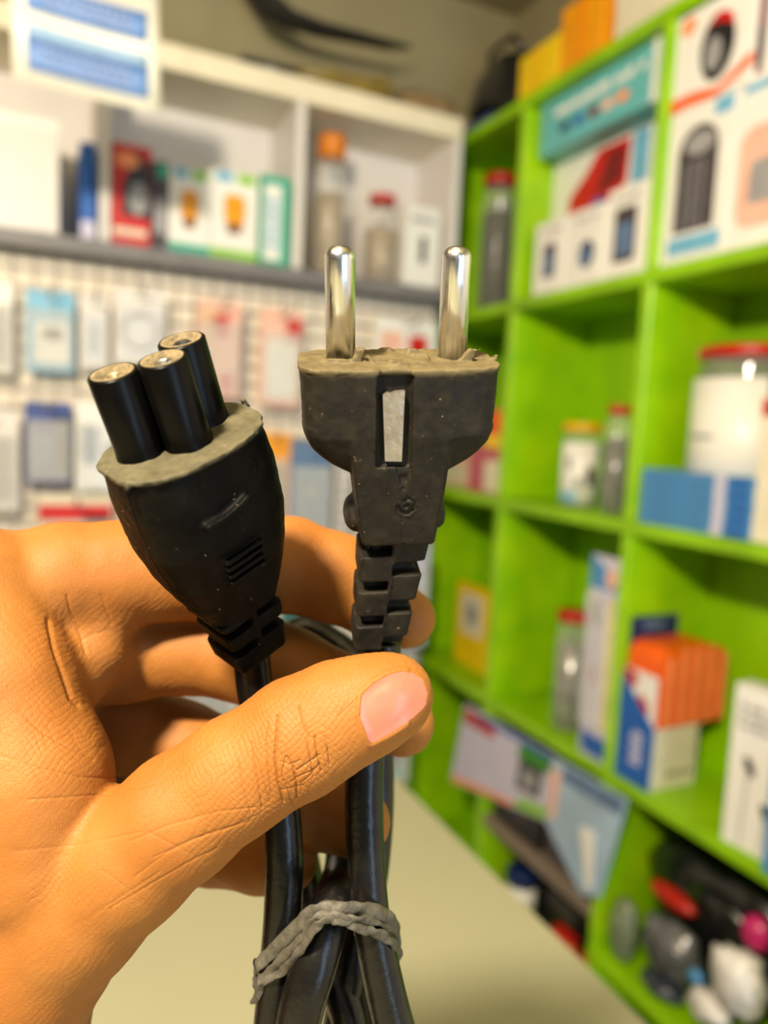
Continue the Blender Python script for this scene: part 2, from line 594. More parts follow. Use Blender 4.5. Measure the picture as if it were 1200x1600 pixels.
for k, (a, b, top) in enumerate(((264, 328, 262), (329, 404, 268))):
    fr, wd, h = BF(a, b, 1.303, ZW, top, 320)
    t = carton('bulb_box', ('white box with yellow bulb picture next to the charcoal box', 'white box with yellow bulb picture next to the teal edged box')[k],
               'box', fr, wd, h, 0.09, WHITE, 'boxes with yellow bulb pictures')
    panel(t, fr, wd, h, 'bulb_picture', rrect(0.28, 0.42, 0.72, 0.74, 0.12, wd / h), AMBER)
    panel(t, fr, wd, h, 'bulb_base', [(0.38, 0.30), (0.62, 0.30), (0.7, 0.42), (0.3, 0.42)], BROWN)
    panel(t, fr, wd, h, 'colour_tab', rect(0.1, 0.87, 0.45, 0.98), SKYB)
    panel(t, fr, wd, h, 'green_tab', rect(0.55, 0.87, 0.92, 0.98), LGREEN)
    panel(t, fr, wd, h, 'bottom_band', rect(0.0, 0.02, 1.0, 0.12), LGREEN if k else TEALG)
fr, wd, h = BF(407, 453, 1.301, ZW, 275, 335)
t = carton('teal_box', 'white box with teal green edges beside the second upright', 'box', fr, wd, h, 0.09, TEALG)
panel(t, fr, wd, h, 'white_panel', rect(0.12, 0.06, 0.7, 0.9), WHITE)
dashes(t, fr, wd, h, 0.2, 0.2, 0.62, 0.8, SKYB, 5, 0.0006, 5)
p = gy(513, 400, 1.345)
jar('tall_bottle', 'tall clear bottle with orange cap in the right compartment of the wall shelf', 'bottle', (p[0], 1.345, H + ZW), 0.032, gy(513, 212, 1.345)[2] - H - ZW, LIDORA, 0.042,
    TAN, 0.85, neck=0.72, seed=3)
p = gy(594, 400, 1.34)
jar('small_jar', 'small clear jar with red lid and tan contents on the white wall shelf', 'jar', (p[0], 1.34, H + ZW), 0.038, gy(594, 306, 1.34)[2] - H - ZW, LIDRED, 0.017, TAN, 0.8, neck=0.62, seed=4)
fr, wd, h = BF(633, 688, 1.302, ZW, 322, 380)
t = carton('white_box', 'white box with dark grey mark at right end of the wall shelf', 'box', fr, wd, h, 0.09, WHITE)
panel(t, fr, wd, h, 'dark_mark', rect(0.42, 0.3, 0.6, 0.62), CHAR)
panel(t, fr, wd, h, 'grey_line', rect(0.15, 0.8, 0.8, 0.86), GREYP)

# things on top of the wall shelf
zt = 0.592 + E_
fr, wd, h = BF(378, 452, 1.33, zt, 78, 95)
t = carton('black_case', 'black flat case lying on top of the wall shelf', 'case', fr, 0.10, 0.03, 0.09, DARKM)
panel(t, fr, 0.10, 0.03, 'latch', rect(0.42, 0.2, 0.58, 0.7), GREYP)
p = gy(530, 118, 1.38)
t = thing('plastic_bag', 'yellowish clear bag slumped on top of the wall shelf', 'bag', (p[0], 1.38, H + zt))
part(t, 'bag_body', MB().blob((p[0], 1.375, H + zt + 0.027), (0.11, 0.055, 0.026), 3, 0.3, lo=(0, 0, H + zt), hi=(p[0] + 0.118, 1.46, 3)), mat('olive_film', (150, 128, 60), 0.3, var=0.2, coat=0.4))
part(t, 'knot', MB().blob((p[0] + 0.08, 1.36, H + zt + 0.05), (0.02, 0.015, 0.02), 5, 0.3, sub=2), MATS['olive_film'])
p = gy(650, 130, 1.38)
t = thing('cloth_bundle', 'folded tan cloth bundle on the right end of the wall shelf', 'cloth', (p[0] + 0.02, 1.38, H + zt))
part(t, 'bundle', MB().blob((p[0] + 0.02, 1.385, H + zt + 0.034), (0.085, 0.05, 0.032), 8, 0.2, lo=(gy(530, 118, 1.38)[0] + 0.121, 0, H + zt), hi=(0.76, 1.46, 3)), mat('tan_cloth', (150, 124, 84), 0.8, var=0.2))

p0, p1, p2, p3 = gy(372, -60, 1.36), gy(420, 8, 1.36), gy(500, 46, 1.36), gy(606, 70, 1.36)
t = thing('dark_strap', 'wide dark strap drooping from the ceiling above the wall shelf', 'strap', p1)
sp = [p0, gy(398, -25, 1.36), p1, gy(452, 30, 1.36), p2, gy(555, 58, 1.36), p3, gy(640, 74, 1.38)]
part(t, 'webbing', MB().tube(sp, [0.03, 0.034, 0.034, 0.026, 0.022, 0.018, 0.014, 0.006], 12, flat=(0.25, 1.0)), mat('dark_webbing', (44, 40, 34), 0.7, var=0.2))
part(t, 'hanger', MB().tube([p0, p0 + np.array([0.0, 0.01, 0.06]), (p0[0], 1.38, 2.161)], 0.004, 8), MATS['dark_webbing'])
# ---- hanging price sign
ys = 1.02
A0, B0, C0, D0 = gy(13, -90, ys), gy(249, -90, ys), gy(245, 163, ys), gy(20, 148, ys)
sw, sh = B0[0] - A0[0], A0[2] - (C0[2] + D0[2]) / 2
t = thing('hanging_sign', 'white laminated sign with blue bands hanging at upper left', 'sign', ((A0[0] + B0[0]) / 2, ys, A0[2]))


def sheet(q, u0, v0, u1, v1, n, th=0.0004, nu=14):
    fs, vs_ = [], []
    for i in range(nu + 1):
        u = u0 + (u1 - u0) * i / nu
        for v in (v0, v1):
            for k in (0, 1):
                yy = ys - n - th * k + 0.010 * math.sin(u * 2.6 + 0.2) - 0.004 * (1 - v)
                vs_.append((A0[0] + sw * u + 0.004 * (1 - v), yy, A0[2] - sh * (1 - v) * 0.965 - 0.004 * u * u))
    for i in range(nu):
        a, b = i * 4, i * 4 + 4
        fs += [(a + 1, b + 1, b + 3, a + 3), (a, a + 2, b + 2, b), (a, b, b + 1, a + 1), (a + 2, a + 3, b + 3, b + 2)]
    fs += [(0, 1, 3, 2), (nu * 4, nu * 4 + 2, nu * 4 + 3, nu * 4 + 1)]
    return q.add(vs_, fs, True)


SIGNW = mat('laminated_sheet', (232, 228, 214), 0.25, var=0.02, coat=0.8)
SIGNB = mat('sign_blue', (100, 140, 204), 0.3, var=0.1, coat=0.6)
SIGNL = mat('sign_light_blue', (160, 190, 222), 0.3, var=0.05, coat=0.6)
part(t, 'sheet', sheet(MB(), 0, 0, 1, 1, 0.0), SIGNW)
b1 = part(t, 'blue_band', sheet(MB(), 0.10, 0.10, 0.92, 0.37, 0.0007), SIGNB)
part(t, 'pale_band', sheet(MB(), 0.10, 0.37, 0.92, 0.46, 0.0007), SIGNL)
b2 = part(t, 'blue_band', sheet(MB(), 0.10, 0.56, 0.92, 0.80, 0.0007), SIGNB)
SIGNT = mat('sign_lettering', (150, 168, 214), 0.3, var=0.05)
rnd = random.Random(4)
for bb, rows in ((b1, (0.14, 0.21, 0.28)), (b2, (0.61, 0.67, 0.73))):
    q = MB()
    for v in rows:
        u = 0.15 + rnd.uniform(0, 0.1)
        while u < 0.78:
            l = rnd.uniform(0.025, 0.06)
            sheet(q, u, v, u + l, v + 0.038, 0.0014, nu=1)
            u += l + 0.014
    part(bb, 'lettering', q, SIGNT)
for u in (0.12, 0.88):
    x = A0[0] + sw * u
    part(t, 'string', MB().tube([(x, ys + 0.004, A0[2] - 0.02), (x, ys + 0.004, 2.161)], 0.0007, 6), OFFW)


# ---- packets on the wire grid
def packet(name, label, pl, pt, pr, pb, body, decals=(), film=True, group=None, n=1.3, cat='packet', header=None, coil=None, thick=0.006):
    a, b = gy(pl, (pt + pb) / 2, n), gy(pr, (pt + pb) / 2, n)
    top, bot = gy((pl + pr) / 2, pt, n)[2], gy((pl + pr) / 2, pb, n)[2]
    wd, h = b[0] - a[0], top - bot
    fr = Fr((a[0], n, bot), (1, 0, 0), (0, -1, 0))
    t = thing(name, label, cat, fr.P(wd / 2, h, 0), group)
    hole = 0.0035
    q = MB()
    # card with a hang hole: four strips round the hole and the sheet below
    c = wd / 2
    zz = h - 0.010
    for (u0, v0, u1, v1) in ((0, 0, wd, zz - hole), (0, zz + hole, wd, h), (0, zz - hole, c - hole, zz + hole), (c + hole, zz - hole, wd, zz + hole)):
        q.obox(fr.O, fr.A, np.array([u0, v0, -0.0012]), np.array([u1, v1, 0.0]))
    part(t, 'backing_card', q, body)
    for nm, poly, m in decals:
        panel(t, fr, wd, h, nm, poly, m)
    if header is not None:
        panel(t, fr, wd, h, 'header_strip', rect(0, 0.80, 1, 0.875), header, 0.0006)
    if coil is not None:
        pts = []
        for k in range(61):
            a_ = k / 60 * 6 * math.pi
            rr = 0.36 * wd * (1 - 0.05 * (k / 60))
            pts.append(fr.P(wd / 2 + rr * math.cos(a_), 0.45 * h + rr * math.sin(a_), 0.0035 + 0.004 * k / 60))
        part(t, 'coiled_cable', MB().tube(pts, 0.0022, 6), coil)
    if film:
        part(t, 'clear_pouch', MB().obox(fr.O, fr.A, np.array([wd * 0.04, h * 0.03, 0.0015]), np.array([wd * 0.96, h * 0.78, thick + 0.004]), 0.003), CLEARB)
    p0 = fr.P(wd / 2, zz, 0)
    part(GRID, 'hook', MB().tube([(p0[0], 1.3375, p0[2] + 0.002), (p0[0], 1.305, p0[2] + 0.0012), (p0[0], 1.26, p0[2] + 0.0012), (p0[0], 1.251, p0[2] + 0.010)], 0.0022, 6), STEEL)
    return t


R1 = rrect(0.12, 0.1, 0.88, 0.72, 0.06)
packet('pouch', 'white pouch cut by left frame edge, upper row of the wire grid', -52, 440, 20, 582, WHITE, [('grey_insert', R1, GREYP)])
packet('charger_packet', 'sky blue and white packet near the left end of the grid', 40, 455, 116, 582, SKYB, [('white_window', rrect(0.2, 0.12, 0.9, 0.62, 0.06), WHITE), ('yellow_piece', rect(0.35, 0.4, 0.75, 0.55), OFFW)])
packet('clear_packet', 'pale grey packet between the sky blue and coiled cable packets', 124, 462, 170, 578, WHITEP, [('grey_piece', rrect(0.25, 0.2, 0.75, 0.65, 0.1), GREYP)])
packet('cable_packet', 'packet with a beige coiled cable on the wire grid', 178, 452, 258, 572, WHITEP, [], coil=TAN)
packet('red_packet', 'pink packet with red patches above the three-hole connector', 309, 470, 376, 622, PINK, [('red_patch', rect(0.35, 0.62, 0.72, 0.86), RED), ('red_patch', rect(0.5, 0.06, 0.85, 0.26), RED), ('pale_strip', rect(0.05, 0.1, 0.4, 0.9), mat('beige_print', (226, 178, 140), 0.4))])
packet('corner_packet', 'pink edged packet with a red corner left of the plug', 406, 484, 471, 636, PINK, [('white_window', rrect(0.15, 0.1, 0.88, 0.68, 0.05), WHITE), ('red_corner', rect(0.62, 0.68, 0.98, 0.9), RED)])
packet('small_packet', 'small red and white packet hanging right behind the plug pins', 585, 500, 682, 566, WHITE, [('red_patch', rect(0.1, 0.2, 0.45, 0.7), PINK), ('red_patch', rect(0.55, 0.15, 0.85, 0.65), RED)], film=False)
packet('adapter_packet', 'navy packet with a dark right side in the lower row at left', 38, 628, 112, 756, mat('navy_packet', (52, 70, 138), 0.4, var=0.1), [('dark_piece', rect(0.68, 0.12, 0.96, 0.82), BLACKP), ('pale_piece', rrect(0.15, 0.2, 0.6, 0.6, 0.08), SLATE)])
packet('earphone_packet', 'white packet with black earphones beside the navy packet', 118, 630, 206, 768, WHITE, [('black_piece', rrect(0.1, 0.3, 0.4, 0.75, 0.1), BLACKP), ('black_piece', ell(0.7, 0.45, 0.2, 0.12), CHAR)])
packet('red_top_packet', 'white packet with red header just above the index knuckle', 58, 774, 176, 950, OFFW, [('red_header', rect(0.02, 0.78, 0.98, 0.92), RED), ('blue_corner', rect(0.62, 0.72, 0.95, 0.82), NAVY), ('grey_piece', rrect(0.2, 0.2, 0.8, 0.6, 0.08), GREYP)])
packet('pale_packet', 'pale frosted packet at left frame edge, lower row of the grid', -60, 640, 30, 800, WHITEP, [('grey_insert', R1, GREYP)])
packet('orange_packet', 'orange packet hanging between the connector and the plug', 396, 676, 452, 852, AMBER, [('brown_piece', R1, BROWN)])
packet('phone_case_packet', 'slate blue phone case packet hanging beside the orange packet', 452, 690, 518, 862, SLATE, [('lens_mark', ell(0.5, 0.56, 0.14, 0.05), GREYP), ('case_line', rect(0.15, 0.7, 0.85, 0.73), BLUE2)])
packet('tag_packet', 'teal packet with yellow dot seen in the gap between the fingers', 440, 900, 520, 1010, mat('deep_teal', (30, 110, 104), 0.4), [('yellow_dot', ell(0.72, 0.3, 0.12, 0.09), YELLOW)], film=False)
packet('lower_packet', 'cream packet seen low between the curled fingers', 268, 1020, 372, 1160, OFFW, [('grey_piece', R1, GREYP)])
packet('bag_packet', 'clear bag with pale lilac contents at the right end of the grid', 606, 850, 668, 1010, LAV, [('grey_piece', rrect(0.2, 0.15, 0.8, 0.6, 0.1), GREYP)])
packet('mixed_packet', 'cream and brown packet hanging low at the right end of the grid', 560, 1100, 640, 1228, OFFW, [('brown_piece', rect(0.3, 0.25, 0.9, 0.5), CHAR), ('teal_piece', rect(0.5, 0.05, 0.9, 0.22), TEALG)])
# strip of bright beads
a, b = gy(540, 716, 1.295), gy(540, 862, 1.295)
t = thing('bead_strip', 'clear strip of shiny silver beads hanging left of the plug neck', 'bead strip', a)
part(t, 'strip', MB().box((a[0] - 0.016, 1.2955, b[2]), (a[0] + 0.016, 1.2965, a[2])), WHITEP)
bm0 = None
for k in range(9):
    zz = a[2] - 0.012 - (a[2] - b[2] - 0.02) * k / 8
    for s_ in (-1, 1):
        if bm0 is None:
            bm0 = MB().blob((0, 0, 0), (0.0062, 0.005, 0.0062), 0, 0.0, sub=2).mesh('bead', mat('bead_silver', (216, 212, 206), 0.12, metal=0.8), (0, 0, 0))
        o = link_mesh(t, 'bead', bm0)
        o.location = (s_ * 0.0075, 1.2912 - a[1], zz - a[2])
part(GRID, 'hook', MB().tube([(a[0], 1.3375, a[2] - 0.002), (a[0], 1.285, a[2] - 0.003), (a[0], 1.278, a[2] + 0.005)], 0.0022, 6), STEEL)

# ------------------------------------------------------------------ goods on the green shelf
Z1, Z2, Z3, Z4, Z5 = [z + E_ for z in ZT[1:]]
ZTOP = ZT[0] + E_
# top of the unit
fr, wd, h = RF(812, 872, 0.80, ZTOP, ymid=110, top=ZTOP + 0.10)
t = carton('yellow_box', 'bright yellow carton on top of the green shelf unit', 'box', fr, wd, 0.085, 0.09, YELLOW)
panel(t, fr, wd, 0.085, 'fold_line', rect(0.45, 0.0, 0.49, 1.0), AMBER)
fr, wd, h = RF(874, 938, 0.80, ZTOP, ymid=90, top=ZTOP + 0.1)
t = carton('amber_box', 'taller amber carton beside the yellow one on the shelf unit', 'box', fr, wd, 0.115, 0.1, AMBER)
panel(t, fr, wd, 0.115, 'fold_line', rect(0.5, 0.0, 0.53, 1.0), ORANGE)
fr, wd, h = RF(962, 1078, 0.80, ZTOP, ymid=20, top=ZTOP + 0.1)
t = carton('cream_box', 'cream carton on top of the shelf unit right of the amber one', 'box', fr, wd, 0.12, 0.1, OFFW)
panel(t, fr, wd, 0.12, 'tape', rect(0.0, 0.55, 1.0, 0.68), CREAM)
p = gx(765, 140, 0.84)
t = thing('black_bag', 'black bag slumped on the far end of the green unit', 'bag', (0.86, 1.27, H + ZTOP))
part(t, 'bag_body', MB().blob((0.87, 1.295, H + ZTOP + 0.072), (0.075, 0.12, 0.07), 11, 0.2, lo=(0.80, 1.193, H + ZTOP), hi=(0.962, 1.43, 3)), BLACKBAG)
part(t, 'strap', MB().tube([(0.84, 1.22, H + ZTOP + 0.115), (0.82, 1.25, H + ZTOP + 0.155), (0.82, 1.32, H + ZTOP + 0.155), (0.84, 1.36, H + ZTOP + 0.115)], 0.006, 8), BLACKBAG)
p = gx(760, 188, 0.80)
fr = Fr((0.79, 1.355, H + ZTOP), (0, -1, 0), (-1, 0, 0))
t = carton('navy_box', 'flat navy box in front of the black bag on the unit', 'box', fr, 0.10, 0.02, 0.04, NAVY)
panel(t, fr, 0.10, 0.02, 'print', rect(0.1, 0.3, 0.9, 0.7), SLATE)
t = thing('dark_bundle', 'dark cable bundle on the shelf unit beside the cream carton', 'cable', (0.85, 0.72, H + ZTOP))
q = MB()
for k in range(4):
    pts = [(0.85 + 0.035 * math.cos(i / 24 * 6.283) * (1 - 0.06 * k), 0.70 + 0.055 * math.sin(i / 24 * 6.283) * (1 - 0.06 * k), H + ZTOP + 0.006 + 0.0105 * k) for i in range(25)]
    q.tube(pts, 0.0055, 8, cap=False)
part(t, 'coil', q, BLACKBAG)
part(t, 'tie', MB().tube([(0.79, 0.70, H + ZTOP + 0.002), (0.80, 0.70, H + ZTOP + 0.05), (0.83, 0.70, H + ZTOP + 0.05), (0.84, 0.70, H + ZTOP + 0.002)], 0.003, 6), TAN)

# first row, far compartment
p = gx(776, 380, 0.86)
jar('dark_jar', 'clear jar with red lid and dark contents in the top far compartment', 'jar', (0.86, p[1], H + Z1), 0.037, gx(776, 278, 0.86)[2] - H - Z1, LIDRED, 0.022, DARKC, 0.95, neck=0.8, seed=9)

# first row, middle compartment
fr, wd, h = RF(861, 1011, 0.845, Z1, ymid=300, top=0.478)
t = carton('toy_car_box', 'white box with a red car picture behind three small boxes', 'box', fr, wd, h, 0.09, WHITE)
panel(t, fr, wd, h, 'red_car', [(0.2, 0.56), (0.48, 0.54), (0.62, 0.60), (0.80, 0.68), (0.82, 0.97), (0.5, 0.97), (0.38, 0.84), (0.22, 0.72)], RED)
panel(t, fr, wd, h, 'car_shade', [(0.5, 0.66), (0.76, 0.72), (0.78, 0.92), (0.6, 0.92)], DRED, 0.0007)
panel(t, fr, wd, h, 'blue_side', [(0.84, 0.6), (0.99, 0.6), (0.99, 0.98), (0.84, 0.98)], SKYB)
panel(t, fr, wd, h, 'car_wheel', ell(0.54, 0.58, 0.09, 0.07), PURPLE, 0.0012)
panel(t, fr, wd, h, 'yellow_sticker', rrect(0.68, 0.56, 0.98, 0.64, 0.02), YELLOW, 0.0014)
panel(t, fr, wd, h, 'yellow_sticker', rect(0.0, 0.44, 0.3, 0.51), YELLOW)
zc = 0.478 + E_
fr, wd, h = RF(849, 1026, 0.80, zc, ymid=150, top=0.564)
t = carton('headset_box', 'teal box with white headline lying on the red car box', 'box', fr, wd, h, 0.11, TEAL)
dashes(t, fr, wd, h, 0.14, 0.62, 0.9, 0.86, WHITE, 1, 0.0006, 21, 0.84)
panel(t, fr, wd, h, 'end_flap', rect(0.955, 0.0, 1.0, 1.0), WHITE)
for u, m in ((0.24, NAVY), (0.37, BLUE), (0.5, DRED), (0.62, PINK), (0.74, LORANGE)):
    panel(t, fr, wd, h, 'headset_picture', ell(u, 0.36, 0.05, 0.10), m)
for k, (a, b, top) in enumerate(((836, 882, 354), (886, 943, 336), (947, 1008, 302))):
    fr, wd, h = RF(a, b, 0.785, Z1, top, (395, 390, 370)[k])
    t = carton('phone_box', ('smallest white phone box, left of the three under the car box', 'white phone box in the middle of the three under the car box',
                             'tallest white phone box, right of the three under the car box')[k], 'box', fr, wd, h, 0.045, WHITE, 'small white phone boxes')
    pic = (rrect(0.32, 0.22, 0.7, 0.68, 0.06, wd / h), ell(0.55, 0.4, 0.2, 0.18), rrect(0.22, 0.16, 0.76, 0.76, 0.06, wd / h))[k]
    panel(t, fr, wd, h, 'phone_picture', pic, (CHAR, NAVY, CHAR)[k])
    panel(t, fr, wd, h, 'screen_picture', [(0.5 + (u - 0.5) * 0.7, 0.4 + (v - 0.45) * 0.6) for u, v in pic], SLATE, 0.0007)
    dashes(t, fr, wd, h, 0.2, 0.84, 0.8, 0.92, GREYP, 1, 0.0005, 30 + k)

# first row, near compartment
fr, wd, h = RF(1016, 1143, 0.79, Z1, ymid=280, top=0.44)
t = carton('speaker_box', 'tall white box with a black speaker picture at shelf front', 'box', fr, wd, h, 0.1, WHITE)
panel(t, fr, wd, h, 'speaker_picture', [(0.18, 0.2), (0.78, 0.2)] + [(0.48 + 0.3 * math.cos(math.pi * k / 10), 0.7 + 0.17 * math.sin(math.pi * k / 10)) for k in range(11)], CHAR)
panel(t, fr, wd, h, 'speaker_top', ell(0.5, 0.75, 0.22, 0.07), GREYP, 0.0007)
q = MB()
for k in range(10):
    panel(None, fr, wd, h, '', rect(0.28, 0.24 + 0.042 * k, 0.6, 0.246 + 0.042 * k), GREYP, 0.0006, mb=q)
for u in (0.3, 0.44, 0.58):
    panel(None, fr, wd, h, '', rect(u, 0.22, u + 0.012, 0.64), GREYP, 0.0006, mb=q)
part(t, 'grille_picture', q, GREYP)
panel(t, fr, wd, h, 'blue_band', rect(0.12, 0.06, 0.9, 0.17), SKYB)
panel(t, fr, wd, h, 'blue_tab', rect(0.68, 0.88, 0.94, 0.98), SKYB)
fr2, wd2, _ = RF(1037, 1176, 0.788, 0.44 + E_, ymid=100, top=0.57)
h2 = 0.562 - 0.4405
t = carton('camera_box', 'white box with round lens picture lying on the speaker box', 'box', fr2, wd2, h2, 0.1, WHITE)
panel(t, fr2, wd2, h2, 'lens_picture', ell(0.56, 0.5, 0.21, 0.34), BLACKP)
panel(t, fr2, wd2, h2, 'lens_rim', [(0.42, 0.74), (0.56, 0.84), (0.72, 0.76), (0.76, 0.6), (0.7, 0.68), (0.56, 0.74)], RED, 0.0007)
panel(t, fr2, wd2, h2, 'lens_glass', ell(0.52, 0.44, 0.1, 0.17), GREYP, 0.0007)
panel(t, fr2, wd2, h2, 'orange_stripe', [(0.0, 0.0), (0.2, 0.02), (0.6, 0.0), (1.0, 0.16), (1.0, 0.28), (0.6, 0.08), (0.3, 0.14), (0.0, 0.14)], ORANGE)
panel(t, fr2, wd2, h2, 'orange_logo', ell(0.16, 0.86, 0.1, 0.09), LORANGE)
fr, wd, h = RF(1148, 1290, 0.79, Z1, ymid=260, top=0.445)
t = carton('handheld_box', 'white box with pink handheld picture at the right frame edge', 'box', fr, wd, h, 0.1, WHITE)
panel(t, fr, wd, h, 'pink_picture', rrect(0.06, 0.12, 0.7, 0.7, 0.16, wd / h), PINK)
panel(t, fr, wd, h, 'grey_screen', rrect(0.2, 0.25, 0.55, 0.5, 0.05, wd / h), GREYP, 0.0007)
panel(t, fr, wd, h, 'blue_line', rect(0.05, 0.9, 0.6, 0.95), SKYB)
fr, wd, h = RF(1179, 1190, 0.792, 0.445 + E_, ymid=80, top=0.556)
t = carton('slim_red_box', 'slim dark red box standing beside the round lens box', 'box', fr, wd, 0.556 - 0.4455, 0.08, DRED)
panel(t, fr, wd, 0.11, 'black_band', rect(0.0, 0.1, 1.0, 0.5), BLACKP)
fr, wd, h = RF(1192, 1280, 0.79, 0.445 + E_, ymid=70, top=0.556)
t = carton('plain_box', 'plain white box at the upper right frame corner', 'box', fr, wd, 0.105, 0.09, WHITE)
panel(t, fr, wd, 0.105, 'side_line', rect(0.03, 0.1, 0.06, 0.9), GREYP)

# second row, far compartment
fr, wd, h = RF(735, 790, 0.80, Z2, 640, 700)
t = carton('sweets_box', 'pink and orange packet box behind the plug, second row', 'box', fr, wd, h, 0.06, mat('rose_card', (196, 96, 112), 0.4, var=0.1))
panel(t, fr, wd, h, 'orange_top', rect(0.3, 0.72, 1.0, 0.98), ORANGE)
panel(t, fr, wd, h, 'yellow_band', rect(0.4, 0.55, 1.0, 0.7), YELLOW)
panel(t, fr, wd, h, 'white_foot', rect(0.45, 0.03, 1.0, 0.4), OFFW)
fr, wd, h = RF(692, 733, 0.83, Z2, 690, 730)
t = carton('clear_box', 'pale frosted box left of the pink and orange box', 'box', fr, wd, h, 0.05, PINK)
panel(t, fr, wd, h, 'white_stripe', rect(0.1, 0.1, 0.9, 0.5), OFFW)

# second row, middle compartment
p = gx(902, 780, 0.835)
jar('yellow_lid_jar', 'short jar with yellow lid and white label in the middle compartment', 'jar', (0.835, p[1], H + Z2), 0.031, gx(902, 660, 0.835)[2] - H - Z2, LIDYEL, 0.016,
    DARKC, 0.9, WHITE, (0.05, 0.86), 0.96, seed=12, lidr=0.032,
    prints=((-0.7, -0.4, 0.5, 0.68, GREYP), (0.35, 0.8, 0.3, 0.55, CHAR), (-1.0, -0.1, 0.08, 0.2, SKYB), (-0.2, 0.15, 0.28, 0.4, GREYP)))
p = gx(957, 790, 0.83)
jar('tall_jar', 'tall clear jar with small red lid beside the yellow lid jar', 'jar', (0.83, p[1], H + Z2), 0.0225, gx(957, 634, 0.83)[2] - H - Z2, LIDRED, 0.014, SILVER, 0.9, neck=0.7, seed=13)

# second row, near compartment
fr, wd, h = RF(1000, 1178, 0.785, Z2, ymid=780, top=gx(1009, 733, 0.785)[2] - H)
q = h / 5
for k in range(5):
    f2 = Fr(fr.P(0.0006 * ((k * 7) % 3), q * k + 0.0002 * (k + 1), -0.0005 * (k % 2)), fr.u, fr.n)
    t = carton('blue_tray', ('flat blue box at the bottom of the stack', 'flat blue box second from the bottom of the stack', 'flat blue box in the middle of the stack',
                             'flat blue box second from the top of the stack', 'flat blue box on top of the stack')[k], 'box', f2, wd, q, 0.06, BLUE2, 'stacked flat blue boxes', 0.0008)
    panel(t, f2, wd, q, 'white_tab', rect(0.68, 0.04, 0.77, 0.96), LAV)
    panel(t, f2, wd, q, 'dark_band', rect(0.03, 0.72, 0.66, 0.9), BLUE)
    panel(t, f2, wd, q, 'dark_end', rect(0.8, 0.1, 0.96, 0.8), BLUE)
p = gx(1158, 720, 0.868)
jar('label_jar', 'large jar with red lid and big white label behind the blue boxes', 'jar', (0.876, gx(1166, 640, 0.876)[1], H + Z2), 0.0685, gx(1158, 541, 0.85)[2] - H - Z2, LIDRED, 0.016,
    mat('pale_teal_contents', (70, 104, 104), 0.3, var=0.35), 0.95, WHITE, (0.16, 0.88), 0.93, seed=15, lidr=0.065, arc=(-1.45, 0.35),
    prints=((-1.2, -0.55, 0.53, 0.555, GREYP), (-1.3, 0.3, 0.2, 0.34, OFFW), (0.0, 0.3, 0.17, 0.3, NAVY)))
p = gx(1205, 740, 0.79)
fr, wd, h = RF(1182, 1290, 0.786, Z2, 618, 730)
t = carton('pale_box', 'cream box at the right frame edge beside the blue stack', 'box', fr, wd, h, 0.05, OFFW)
panel(t, fr, wd, h, 'red_corner', rect(0.0, 0.86, 0.3, 0.98), LIDRED)

# third row, far compartment
fr, wd, h = RF(711, 764, 0.84, Z3, ymid=975, top=-0.30)
z0 = gx(738, 1030, 0.84)[2] - H
t = carton('bordered_card', 'yellow bordered card with pale centre in the third row', 'card', Fr((0.84, fr.O[1], H + Z3), fr.u, fr.n), wd, gx(738, 915, 0.84)[2] - H - Z3, 0.012, YELLOW)
hh = gx(738, 915, 0.84)[2] - H - Z3
panel(t, Fr((0.84, fr.O[1], H + Z3), fr.u, fr.n), wd, hh, 'pale_centre', rrect(0.18, 0.4, 0.82, 0.9, 0.05), OFFW)
panel(t, Fr((0.84, fr.O[1], H + Z3), fr.u, fr.n), wd, hh, 'grey_print', ell(0.5, 0.66, 0.18, 0.13), GREYP, 0.0007)

# third row, middle compartment
p = gx(889, 1090, 0.83)
jar('screw_jar', 'clear jar with red lid full of silver parts beside the battery card', 'jar', (0.83, p[1], H + Z3), 0.030, gx(889, 950, 0.83)[2] - H - Z3, LIDRED, 0.017, mat('bright_parts', (206, 204, 204), 0.25, metal=0.5, var=0.4, scale=80), 0.92, neck=0.9, seed=17)
fr, wd, h = RF(918, 984, 0.785, Z3, ymid=970, top=gx(930, 866, 0.785)[2] - H)
t = carton('battery_card', 'upright lavender blister card with blue ends in the third row', 'blister pack', fr, wd, h, 0.006, LAV)
panel(t, fr, wd, h, 'blue_header', [(0.0, 0.84), (1.0, 0.84), (1.0, 0.9), (0.0, 1.0)], BLUE2)
panel(t, fr, wd, h, 'pink_badge', ell(0.78, 0.9, 0.2, 0.05), PINK, 0.0008)
panel(t, fr, wd, h, 'blue_foot', rect(0.1, 0.02, 1.0, 0.12), BLUE)
panel(t, fr, wd, h, 'yellow_edge', rect(0.72, 0.16, 0.96, 0.8), mat('pale_yellow_print', (232, 220, 150), 0.4))
panel(t, fr, wd, h, 'dark_square', rect(0.2, 0.66, 0.45, 0.78), CHAR)
panel(t, fr, wd, h, 'red_mark', rect(0.3, 0.36, 0.46, 0.46), LIDRED)
part(t, 'blister', MB().obox(fr.O, fr.A, np.array([wd * 0.06, h * 0.16, 0.0008]), np.array([wd * 0.68, h * 0.82, 0.012]), 0.004), CLEARB)
p = gx(920, 1085, 0.79)
t = thing('yellow_plug', 'small yellow and tan piece lying before the battery card', 'connector', (0.79, p[1], H + Z3))
A = np.array([[0.35, 0.9, 0.0], [-0.9, 0.35, 0.0], [0, 0, 1.0]])
part(t, 'tan_shaft', MB().tube([(0.80, p[1] + 0.012, H + Z3 + 0.036), (0.795, p[1] + 0.004, H + Z3 + 0.016)], 0.006, 10), LORANGE)
